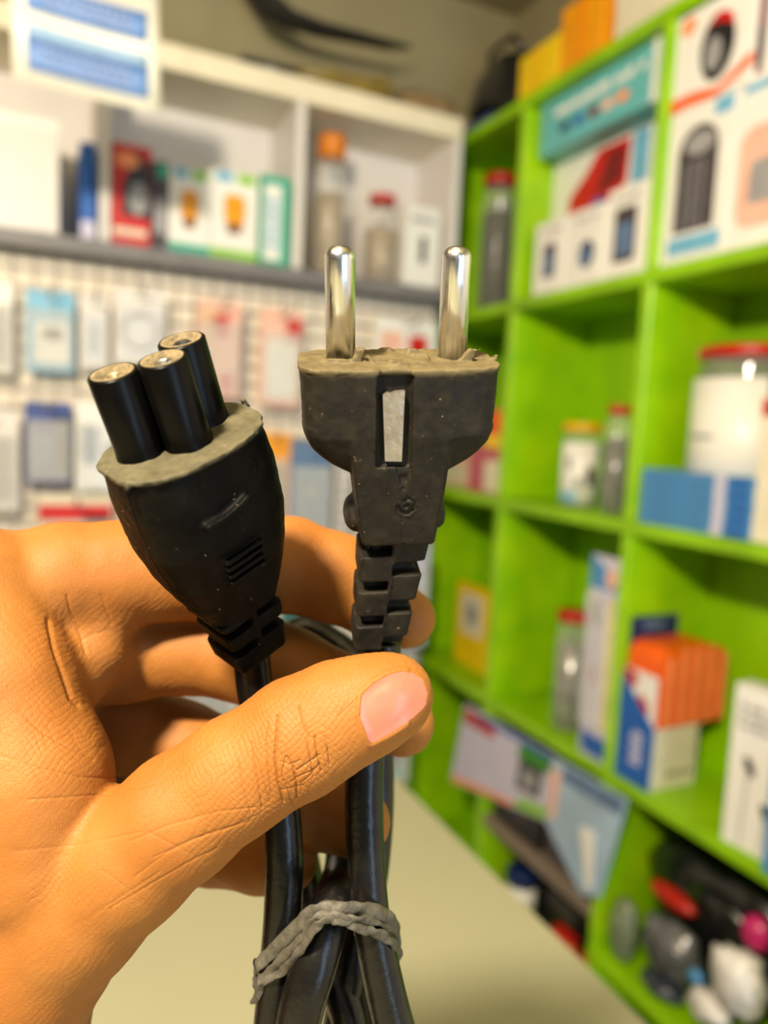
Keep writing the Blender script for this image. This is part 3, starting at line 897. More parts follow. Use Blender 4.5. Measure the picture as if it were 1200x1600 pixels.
part(t, 'yellow_head', MB().tube([(0.795, p[1] + 0.004, H + Z3 + 0.018), (0.79, p[1] - 0.004, H + Z3 + 0.0072)], [0.0068, 0.0072], 12), YELLOW)

# third row, near compartment: blue and cream display box seen at its corner, orange pouch inside
XC, YC = 0.786, 0.735
fB = Fr((XC, 0.803, H + Z3), (0, -1, 0), (-1, 0, 0))           # blue side, towards the room
fC = Fr((XC, YC, H + Z3), (1, 0, 0), (0, -1, 0))               # cream side, towards the near end
wB, wC = 0.803 - YC, 0.088
t = thing('pouch_box', 'blue and cream display box with an orange ribbed pouch', 'box', (XC + 0.04, YC + 0.03, H + Z3))
part(t, 'box_body', MB().box((XC + 0.0005, YC + 0.0005, H + Z3), (XC + wC, 0.803, H + Z3 + 0.09), 0.0006), OFFW)


def plate(fr, name, pts, m, n0=0.0, th=0.0008, parent=None):
    return part(parent or t, name, MB().prism([fr.P(a, b, n0 + th) for a, b in pts], [fr.P(a, b, n0 - 0.0006) for a, b in pts]), m)


plate(fB, 'blue_side', [(0, 0), (wB, 0), (wB, 0.093), (0, 0.155)], BLUE)
plate(fB, 'white_window', [(0.0, 0.156), (wB, 0.094), (wB, 0.166), (0.006, 0.166)], WHITE)
plate(fB, 'red_corner', [(0.002, 0.157), (0.022, 0.139), (0.034, 0.15), (0.024, 0.164), (0.002, 0.164)], LIDRED, 0.0008)
plate(fB, 'red_corner', [(0.034, 0.125), (0.054, 0.106), (0.056, 0.12), (0.04, 0.136)], LIDRED, 0.0008)
q = MB()
for k in range(6):
    a_ = 0.026 + 0.005 * (k % 2)
    q.prism([fB.P(a, b, 0.0014) for a, b in rect(a_, 0.03 + 0.0085 * k, 0.048, 0.0355 + 0.0085 * k)], [fB.P(a, b, 0.0006) for a, b in rect(a_, 0.03 + 0.0085 * k, 0.048, 0.0355 + 0.0085 * k)])
part(t, 'lettering', q, LAV)
# orange pouch: round-shouldered block with raised ribs over front and top
xa, xb, za, zb_ = XC + 0.006, XC + 0.135, 0.0915, 0.204
sil = [(xa, za), (xb, za)] + [(xb - 0.03 + 0.03 * math.cos(k * math.pi / 12), zb_ - 0.03 + 0.03 * math.sin(k * math.pi / 12)) for k in range(7)]
sil += [(xa + 0.022 + 0.022 * math.cos(math.pi / 2 + k * math.pi / 12), zb_ - 0.022 + 0.022 * math.sin(math.pi / 2 + k * math.pi / 12)) for k in range(7)]
po = part(t, 'pouch', MB().prism([(a, YC + 0.001, H + Z3 + b) for a, b in sil][::-1], [(a, 0.7995, H + Z3 + b) for a, b in sil][::-1]), ORANGE)
for k in range(5):
    x_ = xa + 0.012 + 0.026 * k
    part(po, 'rib', MB().box((x_, YC - 0.0012, H + Z3 + za + 0.002), (x_ + 0.009, YC + 0.0015, H + Z3 + zb_ - (0.012 if k in (0, 4) else 0.001)), 0.0005), LORANGE)
part(t, 'header_card', MB().box((XC + 0.008, 0.8006, H + Z3 + 0.09), (XC + 0.10, 0.8026, H + Z3 + 0.236), 0.0004), NAVY)
part(t, 'header_print', MB().box((XC + 0.03, 0.7998, H + Z3 + 0.216), (XC + 0.07, 0.8005, H + Z3 + 0.228)), SLATE)
q = MB()
for u_ in (0.036, 0.048, 0.060, 0.074):
    q.prism([fC.P(a, b, 0.0006) for a, b in ell(u_, 0.022, 0.0035, 0.0045, 8)], [fC.P(a, b, -0.0008) for a, b in ell(u_, 0.022, 0.0035, 0.0045, 8)])
part(t, 'dark_print', q, CHAR)

fr, wd, h = RF(1135, 1240, 0.775, Z3, ymid=1150, top=gx(1145, 1068, 0.775)[2] - H)
fr = Fr(fr.O + np.array([0.008, 0, 0]), (0.1, -0.99, 0), (-0.99, -0.1, 0))
t = carton('earphone_box', 'white box with black earphone picture right of the orange pouch', 'box', fr, wd, h, 0.03, WHITE)
for a, b in ((0.32, 0.52), (0.62, 0.28), (0.72, 0.62)):
    panel(t, fr, wd, h, 'earbud_picture', [(a - 0.1, b + 0.05), (a, b + 0.06), (a + 0.1, b - 0.02), (a + 0.06, b - 0.06), (a - 0.04, b - 0.03)], BLACKP)
    panel(t, fr, wd, h, 'wire_picture', [(a - 0.02, b - 0.02), (a + 0.01, b - 0.02), (a - 0.04, 0.02), (a - 0.06, 0.02)], GREYP, 0.0001)
dashes(t, fr, wd, h, 0.12, 0.74, 0.6, 0.92, GREYP, 3, 0.0005, 44)
fr, wd, h = RF(1196, 1260, 0.768, Z3, 1185, 1240)
fr = Fr(fr.O + np.array([0.014, 0, 0]), fr.u, fr.n)
fr.O[0] = 0.7765
t = carton('blue_edge_box', 'blue box cut by right frame edge before the earphone box', 'box', Fr((0.772, fr.O[1] - 0.001, H + Z3), fr.u, fr.n), wd, h, 0.011, BLUE2)
panel(t, Fr((0.772, fr.O[1] - 0.001, H + Z3), fr.u, fr.n), wd, h, 'white_line', rect(0.1, 0.6, 0.9, 0.66), WHITE)

# fourth row, middle compartment
zi = -0.715 + E_
a, b, c, d = gx(727, 1097, 0.772), gx(865, 1177, 0.772), gx(855, 1285, 0.775), gx(702, 1222, 0.775)


def quad_card(name, label, cat, P, m, th=0.004):
    """flat rigid card through four corner points (top left, top right, bottom right, bottom left)"""
    P = [np.array(p) for p in P]
    u = P[1] - P[0]
    n = np.cross(P[3] - P[0], u)
    n /= np.linalg.norm(n)
    if n[0] > 0:
        n = -n
    t = thing(name, label, cat, (P[2] + P[3]) / 2)
    part(t, 'card', MB().prism(P, [p - n * th for p in P]), m)

    def dec(nm, poly, mm, k=0.0006):
        pts = [(P[3] * (1 - s) + P[2] * s) * (1 - v) + (P[0] * (1 - s) + P[1] * s) * v for s, v in poly]
        part(t, nm, MB().prism([p + n * k for p in pts], [p - n * 0.0002 for p in pts]), mm)
    return t, dec


x0 = 0.776
TL, TR, BR, BL = gx(727, 1100, x0), gx(866, 1182, x0), gx(856, 1285, x0), gx(704, 1220, x0)
t, dec = quad_card('router_box', 'flat white box with green and black picture under the third row', 'box', (TL, TR, BR, BL), LAV, 0.0035)
dec('red_corner', [(0.02, 0.80), (0.4, 0.78), (0.4, 0.9), (0.02, 0.97)], LIDRED)
dec('blue_top', [(0.2, 0.93), (1.0, 0.92), (1.0, 0.99), (0.2, 0.99)], BLUE)
dec('black_picture', [(0.68, 0.3), (0.9, 0.28), (0.92, 0.78), (0.7, 0.84)], BLACKP)
dec('screen_picture', [(0.72, 0.36), (0.86, 0.35), (0.87, 0.6), (0.73, 0.62)], GREYP, 0.0012)
dec('green_picture', [(0.66, 0.72), (0.98, 0.7), (0.98, 0.92), (0.68, 0.92)], mat('leaf_green_print', (60, 140, 40), 0.4), 0.0008)
dec('lime_corner', [(0.7, 0.02), (0.99, 0.02), (0.99, 0.2), (0.72, 0.18)], LGREEN)
dec('orange_foot', [(0.01, 0.01), (0.68, 0.01), (0.68, 0.08), (0.01, 0.09)], LORANGE)
TL, TR, BR, BL = gx(866, 1183, x0 - 0.008), gx(980, 1250, x0 - 0.008), gx(936, 1402, x0 - 0.004), gx(908, 1398, x0 - 0.004)
BLm = gx(852, 1285, x0 - 0.008)
P5 = [TL, TR, BR, BL, BLm]
t = thing('brochure', 'pale blue leaflet in clear sleeve hanging aslant below the green shelf', 'leaflet', TR)
part(t, 'sleeve', MB().prism([p for p in P5], [p + np.array([0.003, 0, 0]) for p in P5]), mat('pale_blue_sheet', (170, 196, 220), 0.2, var=0.12, scale=14, coat=0.7))


def bro(nm, pts, m):
    q = [gx(a_, b_, x0 - 0.0086) for a_, b_ in pts]
    part(t, nm, MB().prism(q, [p + np.array([0.0009, 0, 0]) for p in q]), m)


bro('dark_top', [(880, 1196), (976, 1252), (968, 1275), (880, 1222)], SLATE)
bro('white_streak', [(905, 1290), (930, 1300), (925, 1390), (915, 1388)], WHITE)
bro('pink_corner', [(862, 1200), (876, 1208), (866, 1280), (856, 1276)], PINK)
# dark things on the inner plank
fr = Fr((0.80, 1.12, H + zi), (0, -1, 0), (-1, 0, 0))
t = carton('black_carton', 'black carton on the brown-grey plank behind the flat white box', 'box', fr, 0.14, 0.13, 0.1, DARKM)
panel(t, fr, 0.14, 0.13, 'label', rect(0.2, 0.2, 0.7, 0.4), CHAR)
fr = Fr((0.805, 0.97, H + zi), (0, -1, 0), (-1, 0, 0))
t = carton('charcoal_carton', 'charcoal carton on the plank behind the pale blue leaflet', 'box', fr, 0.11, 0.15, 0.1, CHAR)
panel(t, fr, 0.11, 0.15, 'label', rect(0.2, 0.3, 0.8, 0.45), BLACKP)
p = gx(955, 1420, 0.80)
p[1] = 0.852
t = thing('pink_pouch', 'small pink pouch on the plank beside the green upright', 'pouch', (0.82, p[1], H + zi))
part(t, 'pouch_body', MB().blob((0.815, p[1] + 0.008, H + zi + 0.026), (0.02, 0.022, 0.026), 21, 0.15, lo=(0, YD[2] + TH / 2 + 0.001, H + zi)), mat('rose_plastic', (226, 90, 122), 0.35, coat=0.4))
part(t, 'pouch_tie', MB().blob((0.815, p[1] + 0.008, H + zi + 0.056), (0.009, 0.012, 0.010), 22, 0.2, sub=2), WHITE)
# below the plank
p = gx(822, 1392, 0.81)
zb = ZT[4] + E_
ZB = ZT[5] + E_
# boards run through: things stand on the lower board in front of the plank's shadow
p = gx(815, 1385, 0.84)
jar('paint_jar', 'white and navy jar with red foot under the inner plank', 'jar', (0.84, p[1], H + ZB), 0.03, 0.105, NAVY, 0.022, DARKC, 0.9, WHITE, (0.3, 0.95), 0.95, seed=31, prints=((-0.6, 0.4, 0.32, 0.5, RED),))
for k, (px, py, s_, lab) in enumerate(((880, 1452, 0.04, 'larger orange pouch lying under the inner plank'), (948, 1508, 0.028, 'smaller orange pouch under the inner plank by the upright'))):
    p = gx(px, py, 0.835)
    p[1] = max(p[1], 0.832 + s_ * 1.15)
    zz = p[2] - H - 0.012
    hh = (zz - ZB) / 2
    t = thing('orange_pouch', lab, 'pouch', (0.835, p[1], H + ZB), 'orange pouches under the plank')
    part(t, 'pouch_body', MB().blob((0.84, p[1] + 0.004, H + ZB + hh * 1.04), (0.022, s_, hh), 40 + k, 0.06, lo=(0, YD[2] + TH / 2 + 0.001, H + ZB)), mat('burnt_orange_film', (216, 92, 20), 0.4, coat=0.3))
    part(t, 'seal_strip', MB().box((0.831, p[1] - s_ * 0.6, H + ZB + 2 * hh - 0.002), (0.85, p[1] + s_ * 0.6, H + ZB + 2 * hh + 0.006), 0.001), RED)
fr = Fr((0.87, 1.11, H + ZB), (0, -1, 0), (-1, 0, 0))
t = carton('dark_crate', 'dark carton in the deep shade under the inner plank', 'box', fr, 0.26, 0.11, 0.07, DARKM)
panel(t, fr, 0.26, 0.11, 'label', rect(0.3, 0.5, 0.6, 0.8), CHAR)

# fourth row, near compartment: heap of bagged goods
JX = 0.86
heap = [
    ('black_pouch', 'big crumpled black bag filling the lowest right compartment', 'bag', .886, .675, -.665, (0.044, 0.118, 0.095), BLACKBAG, 51, 0.3),
    ('silver_pouch', 'shiny grey film bag in front of the big black bag', 'bag', .811, .695, -.70, (0.019, 0.042, 0.036), SILVBAG, 52, 0.5),
    ('white_wrap', 'crumpled white wrapper on the heap at lower right', 'wrapper', .80, .581, -.662, (0.018, 0.030, 0.036), WHITEBAG, 53, 0.6),
    ('white_sack', 'second white wrapper lying lowest on the heap', 'wrapper', .797, .612, -.72, (0.016, 0.026, 0.015), WHITEBAG, 54, 0.6),
    ('magenta_pouch', 'magenta pouch on the black bag at right frame edge', 'pouch', .808, .567, -.591, (0.014, 0.018, 0.022), MAGENTA, 55, 0.12),
    ('red_case', 'red oblong case lying on top of the black bag', 'case', .818, .705, -.632, (0.014, 0.04, 0.0125), LIDRED, 56, 0.06),
    ('blue_pouch', 'small blue pouch poking out between the white wrappers', 'pouch', .789, .6315, -.69, (0.008, 0.011, 0.009), BLUE2, 57, 0.04),
    ('dark_pouch', 'dark slate film bag at the left foot of the heap', 'bag', .808, .70, -.757, (0.022, 0.032, 0.013), mat('slate_film', (52, 58, 70), 0.25, coat=0.5), 58, 0.25),
    ('clear_pouch_bag', 'clear greenish bag against the upright at lower right', 'bag', .80, .772, -.722, (0.016, 0.022, 0.048), mat('greenish_film', (120, 130, 100), 0.2, coat=0.6), 59, 0.2),
]
for nm, lab, cat, x, yy, zr, r, m, sd, amp in heap:
    zz = H + zr
    t = thing(nm, lab, cat, (x, yy, zz - r[2]))
    cl, ch = np.array((x, yy, zz)) - np.array(r) * 1.15, np.array((x, yy, zz)) + np.array(r) * 1.15
    cl[2] = max(cl[2], H + zb)
    ch[1] = min(ch[1], YD[2] - TH / 2 - 0.001)
    ch[0] = min(ch[0], XB - 0.001)
    part(t, 'body', MB().blob((x, yy, zz), r, sd, amp, 2.4, lo=cl, hi=ch), m)
    part(t, 'fold', MB().blob((x - r[0] * 0.75, yy - r[1] * 0.2, zz + r[2] * 0.35), (r[0] * 0.4, r[1] * 0.45, r[2] * 0.3), sd + 20, 0.3, sub=2, lo=cl, hi=ch), m)

# ------------------------------------------------------------------ signed-distance modelling for moulded rubber and skin
def value_noise(p, scale, seed=0):
    """smooth lattice noise in -1..1 at points p (...,3)"""
    r = np.random.RandomState(seed).uniform(-1, 1, (24, 24, 24))
    q = p / scale
    i = np.floor(q).astype(int)
    f = q - i
    f = f * f * (3 - 2 * f)
    out = 0
    for dx in (0, 1):
        for dy in (0, 1):
            for dz in (0, 1):
                wgt = (f[..., 0] if dx else 1 - f[..., 0]) * (f[..., 1] if dy else 1 - f[..., 1]) * (f[..., 2] if dz else 1 - f[..., 2])
                out = out + wgt * r[(i[..., 0] + dx) % 24, (i[..., 1] + dy) % 24, (i[..., 2] + dz) % 24]
    return out


def smin(a, b, k):
    h = np.maximum(k - np.abs(a - b), 0.0) / k
    return np.minimum(a, b) - h * h * k * 0.25


def smax(a, b, k):
    return -smin(-a, -b, k)


def surface_nets(F, lo, h):
    """vertices and quads of the zero surface of F (negative inside)"""
    nx, ny, nz = F.shape
    S = F < 0
    c = np.zeros((nx - 1, ny - 1, nz - 1), np.int8)
    for dx in (0, 1):
        for dy in (0, 1):
            for dz in (0, 1):
                c += S[dx:nx - 1 + dx, dy:ny - 1 + dy, dz:nz - 1 + dz]
    act = (c > 0) & (c < 8)
    idx = np.full(act.shape, -1, np.int64)
    ii = np.argwhere(act)
    idx[act] = np.arange(len(ii))
    acc = np.zeros((len(ii), 3))
    cnt = np.zeros(len(ii))
    corners = [(a, b, d) for a in (0, 1) for b in (0, 1) for d in (0, 1)]
    for a in corners:
        for ax in range(3):
            if a[ax]:
                continue
            b = list(a)
            b[ax] = 1
            fa = F[ii[:, 0] + a[0], ii[:, 1] + a[1], ii[:, 2] + a[2]]
            fb = F[ii[:, 0] + b[0], ii[:, 1] + b[1], ii[:, 2] + b[2]]
            m = (fa < 0) != (fb < 0)
            t = np.where(m, fa / np.where(m, fa - fb, 1), 0)
            p = np.tile(np.array(a, float), (len(ii), 1))
            p[:, ax] = t
            acc += np.where(m[:, None], p, 0)
            cnt += m
    V = np.array(lo) + h * (ii + acc / cnt[:, None])
    Q = []
    for ax in range(3):
        o1, o2 = [(1, 2), (2, 0), (0, 1)][ax]
        sl = [slice(1, -1)] * 3
        sl[ax] = slice(0, F.shape[ax] - 1)
        A = S[tuple(sl)]
        sl2 = list(sl)
        sl2[ax] = slice(1, F.shape[ax])
        B = S[tuple(sl2)]
        for flip, M in ((False, A & ~B), (True, ~A & B)):
            e = np.argwhere(M)
            e[:, o1] += 1
            e[:, o2] += 1
            q = []
            for d1, d2 in ((-1, -1), (0, -1), (0, 0), (-1, 0)):
                k = e.copy()
                k[:, o1] += d1
                k[:, o2] += d2
                q.append(idx[k[:, 0], k[:, 1], k[:, 2]])
            q = np.stack(q, 1)
            Q.append(q[:, ::-1] if flip else q)
    return V, np.concatenate(Q)


def np_mesh(name, V, Q, m):
    me = bpy.data.meshes.new(name)
    me.vertices.add(len(V))
    me.vertices.foreach_set('co', np.ascontiguousarray(V, dtype=np.float32).ravel())
    n = Q.shape[1]
    me.loops.add(len(Q) * n)
    me.loops.foreach_set('vertex_index', np.ascontiguousarray(Q, dtype=np.int32).ravel())
    me.polygons.add(len(Q))
    me.polygons.foreach_set('loop_start', np.arange(0, len(Q) * n, n, dtype=np.int32))
    me.polygons.foreach_set('use_smooth', np.ones(len(Q), bool))
    me.update(calc_edges=True)
    me.validate()
    if m:
        me.materials.append(m)
    return me


def grid(lo, hi, h):
    ax = [np.arange(lo[i], hi[i] + h, h) for i in range(3)]
    return ax, np.stack(np.meshgrid(*ax, indexing='ij'), -1)


def cam_mm(px, py, d):
    return np.array([(px - 600) / FPX * d, -(py - 800) / FPX * d, -d])


def to_world(P):                          # camera-aligned millimetres to world metres
    return (np.asarray(P) / 1000.0) @ RM.T + CAM


def frame_from(v, u):
    v = np.array(v, float) / np.linalg.norm(v)
    u = np.array(u, float)
    u = u - v * (u @ v)
    u /= np.linalg.norm(u)
    return np.array([u, v, np.cross(u, v)])          # rows u, v, w


# ------------------------------------------------------------------ the power cord
def rubber(name, base, dust, axis_hi, axis_lo, dustscale=260.0, rough=0.62, amount=0.5, spec=0.22):
    """black rubber with dry tan dust lying on its face (object z = along the plug) and in patches"""
    m = bpy.data.materials.new(name)
    m.use_nodes = True
    nt = m.node_tree
    b = nt.nodes['Principled BSDF']
    L = nt.links.new
    tc = nt.nodes.new('ShaderNodeTexCoord')
    sp = nt.nodes.new('ShaderNodeSeparateXYZ')
    L(tc.outputs['Object'], sp.inputs[0])
    mr = nt.nodes.new('ShaderNodeMapRange')
    mr.inputs['From Min'].default_value = axis_lo
    mr.inputs['From Max'].default_value = axis_hi
    L(sp.outputs['Y'], mr.inputs['Value'])
    n1 = nt.nodes.new('ShaderNodeTexNoise')
    n1.inputs['Scale'].default_value = dustscale
    n1.inputs['Detail'].default_value = 8
    n1.inputs['Roughness'].default_value = 0.7
    L(tc.outputs['Object'], n1.inputs['Vector'])
    n2 = nt.nodes.new('ShaderNodeTexNoise')
    n2.inputs['Scale'].default_value = dustscale * 4
    n2.inputs['Detail'].default_value = 4
    L(tc.outputs['Object'], n2.inputs['Vector'])
    r1 = nt.nodes.new('ShaderNodeMapRange')
    r1.inputs['From Min'].default_value = 0.42
    r1.inputs['From Max'].default_value = 0.78
    r1.inputs['To Max'].default_value = amount
    L(n1.outputs[0], r1.inputs['Value'])
    ad = nt.nodes.new('ShaderNodeMath')
    ad.operation = 'ADD'
    ad.use_clamp = True
    mu = nt.nodes.new('ShaderNodeMath')
    mu.operation = 'MULTIPLY'
    r2 = nt.nodes.new('ShaderNodeMapRange')
    r2.inputs['From Min'].default_value = 0.25
    r2.inputs['From Max'].default_value = 0.6
    r2.inputs['To Min'].default_value = 0.45
    L(n1.outputs[0], r2.inputs['Value'])
    L(mr.outputs[0], mu.inputs[0])
    L(r2.outputs[0], mu.inputs[1])
    L(mu.outputs[0], ad.inputs[0])
    L(r1.outputs[0], ad.inputs[1])
    mx = nt.nodes.new('ShaderNodeMix')
    mx.data_type = 'RGBA'
    mx.inputs['A'].default_value = (*lin(base), 1)
    mx.inputs['B'].default_value = (*lin(dust), 1)
    L(ad.outputs[0], mx.inputs['Factor'])
    sk = nt.nodes.new('ShaderNodeMapRange')             # bright specks
    sk.inputs['From Min'].default_value = 0.70
    sk.inputs['From Max'].default_value = 0.76
    sk.inputs['To Max'].default_value = 0.35
    L(n2.outputs[0], sk.inputs['Value'])
    m2 = nt.nodes.new('ShaderNodeMix')
    m2.data_type = 'RGBA'
    m2.inputs['B'].default_value = (*lin((190, 170, 130)), 1)
    L(sk.outputs[0], m2.inputs['Factor'])
    L(mx.outputs['Result'], m2.inputs['A'])
    L(m2.outputs['Result'], b.inputs['Base Color'])
    b.inputs['Roughness'].default_value = rough
    b.inputs['Specular IOR Level'].default_value = spec
    bp = nt.nodes.new('ShaderNodeBump')
    bp.inputs['Strength'].default_value = 0.35
    bp.inputs['Distance'].default_value = 0.00015
    L(n2.outputs[0], bp.inputs['Height'])
    L(bp.outputs[0], b.inputs['Normal'])
    return m


cord = thing('power_cord', 'black power cord with two-pin plug and three-hole connector held in the hand', 'power cord', to_world(cam_mm(560, 1300, 141)))


def oriented_part(parent, name, me, O, A, m=None, label=None):
    """mesh given in millimetres in the frame (O, rows A) of camera space; keeps that frame as the object's own"""
    o = bpy.data.objects.new(name, me)
    COL.objects.link(o)
    o.parent = parent
    W = (RM @ A.T)                         # columns: axes in the world
    p = to_world(O)
    loc = Matrix([list(W[0]) + [p[0]], list(W[1]) + [p[1]], list(W[2]) + [p[2]], [0, 0, 0, 1]])
    pm = Matrix.Translation(Vector(base_of(parent))) if parent.rotation_euler.to_matrix() == Matrix.Identity(3) else parent_world[parent.name]
    o.matrix_basis = pm.inverted() @ loc
    parent_world[o.name] = loc
    if label:
        o['label'] = label
    return o


parent_world = {}


def child_mb(parent, name, mb, m, O, A, label=None):
    """MB in millimetres in a plug's frame, as its child (shares the frame)"""
    me = bpy.data.meshes.new(name)
    me.from_pydata([tuple(np.array(p) / 1000.0) for p in mb.v], [], mb.f)
    me.polygons.foreach_set('use_smooth', mb.sm)
    me.materials.append(m)
    me.update()
    o = bpy.data.objects.new(name, me)
    COL.objects.link(o)
    o.parent = parent
    if label:
        o['label'] = label
    return o


# ---- two-pin plug: u across the pins, v along them, w out of the front
PO = cam_mm(620, 562, 125.0)
PA = frame_from((0.012, 0.925, 0.375), (0.99, 0.012, -0.12))
h = 0.24
ax, P = grid((-18, -56, -11), (18, 2.6, 11), h)
u, v, ww = P[..., 0], P[..., 1], P[..., 2]
nz = value_noise(P + 50, 1.1, 1)
nz2 = value_noise(P + 50, 3.2, 2)


def rbox(u, v, w_, c, b, r):
    q = [np.abs(u - c[0]) - b[0] + r, np.abs(v - c[1]) - b[1] + r, np.abs(w_ - c[2]) - b[2] + r]
    return np.sqrt(np.maximum(q[0], 0) ** 2 + np.maximum(q[1], 0) ** 2 + np.maximum(q[2], 0) ** 2) + np.minimum(np.maximum(q[0], np.maximum(q[1], q[2])), 0) - r


# head: superelliptic slab with round lower shoulders
tv = np.clip((-v - 9.5) / 10.0, 0, 1)
hu = np.where(v > -9.5, 16.25 + 0.04 * v, 16.0 * np.sqrt(np.clip(1 - tv ** 2, 1e-4, 1)))
hw_ = 9.3 - 2.4 * np.clip((-v - 11.0) / 6.0, 0, 1)
sec = (((np.abs(u) / np.maximum(hu, 0.5)) ** 5 + (np.abs(ww) / hw_) ** 5) ** 0.2 - 1) * np.minimum(hw_, np.maximum(hu, 1.5))
head = smax(sec, np.maximum(v, -19.3 - v), 0.5)
# lip of flash round the upper rim
lip = np.maximum(sec - 0.08 - 0.22 * nz, np.maximum(v - 0.15, -0.7 - v + 0.3 * nz2))
F = np.minimum(head, lip)
# neck
tn = np.clip((-v - 12) / 19.0, 0, 1)
nu = 8.2 - 1.9 * tn ** 1.5
nw = 9.2 - 1.9 * tn
q0, q1 = np.abs(u) - nu + 0.9, np.abs(ww) - nw + 0.9
neck = np.sqrt(np.maximum(q0, 0) ** 2 + np.maximum(q1, 0) ** 2) + np.minimum(np.maximum(q0, q1), 0) - 0.9
neck = smax(neck, np.maximum(v + 0.6, -31.0 - v), 0.8)
F = smin(F, neck, 0.9)
for s_ in (-1, 1):                        # side grips
    e = np.sqrt(((u - s_ * 7.2) / 2.0) ** 2 + ((v + 27.2 + 0.5 * (ww > 99)) / 2.9) ** 2 + (ww / 5.5) ** 2)
    F = smin(F, (e - 1) * 2.3, 0.8)
# strain relief, leaning a little to one side
u = u + 2.1 * np.clip((-v - 30) / 23.0, 0, 1)
ts = np.clip((-v - 30.5) / 22.5, 0, 1)
su, sw_ = 6.2 - 1.2 * ts, 6.1 - 1.2 * ts
q0, q1 = np.abs(u + 0.6 * ts) - su + 1.2, np.abs(ww) - sw_ + 1.2
st = np.sqrt(np.maximum(q0, 0) ** 2 + np.maximum(q1, 0) ** 2) + np.minimum(np.maximum(q0, q1), 0) - 1.2
st = smax(st, np.maximum(v + 30.2, -53.5 - v), 0.7)
for k in range(4):
    for s_ in (-1, 1):
        vc = (-32.4 if s_ < 0 else -36.3) - (7.3 if s_ < 0 else 7.9) * k
        if vc < -53:
            continue
        for front in (-1, 1):
            sl = rbox(u, v, ww, (s_ * 3.6 - 0.5, vc, front * 6.0), (3.4, 1.1, 3.3), 0.35)
            st = smax(st, -sl, 0.3)
        sl = rbox(u, v, ww, (s_ * 7.2, vc, 0), (2.8, 1.1, 7), 0.35)
        st = smax(st, -sl, 0.3)
st = np.where((u > 0.15 - 0.6 * ts), st + 0.28, st)        # halves of the mould meet in a small step
F = np.minimum(F, st)
u = P[..., 0]
# front slot for the earth contact, torn seam and sprue mark below it
F = smax(F, -rbox(u, v, ww, (-1.4, -8.4, 9.6), (2.9, 7.6, 1.9), 0.3), 0.25)
F = smax(F, -rbox(u, v, ww, (-1.4, -1.6, 9.6), (2.4, 2.4, 1.0), 0.3), 0.3)
vn = np.maximum(np.abs(u - 0.4) * 1.5 - (v + 20.8) * 0.42, np.maximum(-(v + 20.8), v + 16))
F = smax(F, -np.maximum(vn - 0.15 * nz, 8.2 - ww + 0.4 * nz), 0.25)
rr = np.sqrt((u - 0.9) ** 2 + (v + 23.2) ** 2)
mark = np.where(rr < 2.0, 0.28 * np.sin(rr * 5.5 + 3 * nz) + 0.35 * nz, 0) * (ww > 5)
seam = 0.22 * np.exp(-(((u - 0.55 - 0.15 * nz2) / 0.22) ** 2)) * ((v < -24) & (v > -31) & (ww > 4))
F = F + 0.9 * np.maximum(mark, -0.3) + seam
# raised island and dents on the contact face, ragged flaps at the pins
isl = np.maximum(np.abs(np.sqrt(((u + 0.5) / 5.0) ** 2 + ((ww + 0.5) / 6.2) ** 2) - 1) * 3.5 - 0.7, np.abs(v - 0.1) - 0.45 + 0.5 * nz)
F = smin(F, isl, 0.5)
for cx_, hh, wd_, sd in ((-9.5, 1.5, 3.0, 0), (9.6, 1.5, 3.0, 1)):
    ring = np.abs(np.sqrt((u - cx_) ** 2 + ww ** 2) - 2.95) - 0.42
    top = v - (0.5 + 0.6 * nz2 + 0.3 * nz)
    F = smin(F, np.maximum(np.maximum(ring, top), -0.6 - v), 0.3)
flap = rbox(u - 0.3 * v, v, ww, (-7.0, 0.6, 2.5), (0.8, 1.7, 0.7), 0.3) + 0.25 * nz
F = np.minimum(F, flap)
flap = rbox(u - 0.9 * v, v, ww, (10.6, 1.0, 2.4), (1.0, 1.2, 0.8), 0.3) + 0.4 * nz
F = np.minimum(F, flap)
flap = rbox(u - 1.0 * v, v, ww, (15.6, 0.0, 1.0), (0.7, 0.45, 1.2), 0.2) + 0.3 * nz
F = np.minimum(F, flap)
F = F + 0.05 * nz + 0.05 * nz2 + 0.10 * nz * np.exp(-(v / 1.0) ** 2)
V, Q = surface_nets(F, (ax[0][0], ax[1][0], ax[2][0]), h)
RUB = rubber('dusty_rubber', (20, 17, 12), (98, 86, 58), 0.0, -0.0011, 300, 0.62, 0.14)
me = np_mesh('plug_body', V / 1000.0, Q, RUB)
plug = oriented_part(cord, 'plug_body', me, PO, PA, label='dusty two-pin plug body with ribbed strain relief')
CHROME = mat('pin_metal', (226, 226, 228), 0.2, metal=1.0, var=0.04, scale=400, bump=0.25, bscale=260, stretch=(6, 0.25, 6))
for cx_ in (-9.5, 9.5):
    pr = [(0, -1.0), (2.42, -1.0), (2.42, 15.9)] + [(2.42 * math.cos(a) ** 0.8, 15.9 + 2.1 * math.sin(a)) for a in np.linspace(0.12, math.pi / 2 - 0.02, 9)] + [(0, 18.0)]
    q = MB().lathe(pr, (cx_ * 0.985, 0, 0), 40, axis=[[1, 0, 0], [0, 0, -1], [0, 1, 0]])
    child_mb(plug, 'pin', q, CHROME, PO, PA, 'worn shiny metal pin')
EARTH = mat('earth_clip_metal', (176, 166, 150), 0.42, metal=0.85, var=0.12, scale=500, bump=0.4, bscale=900)
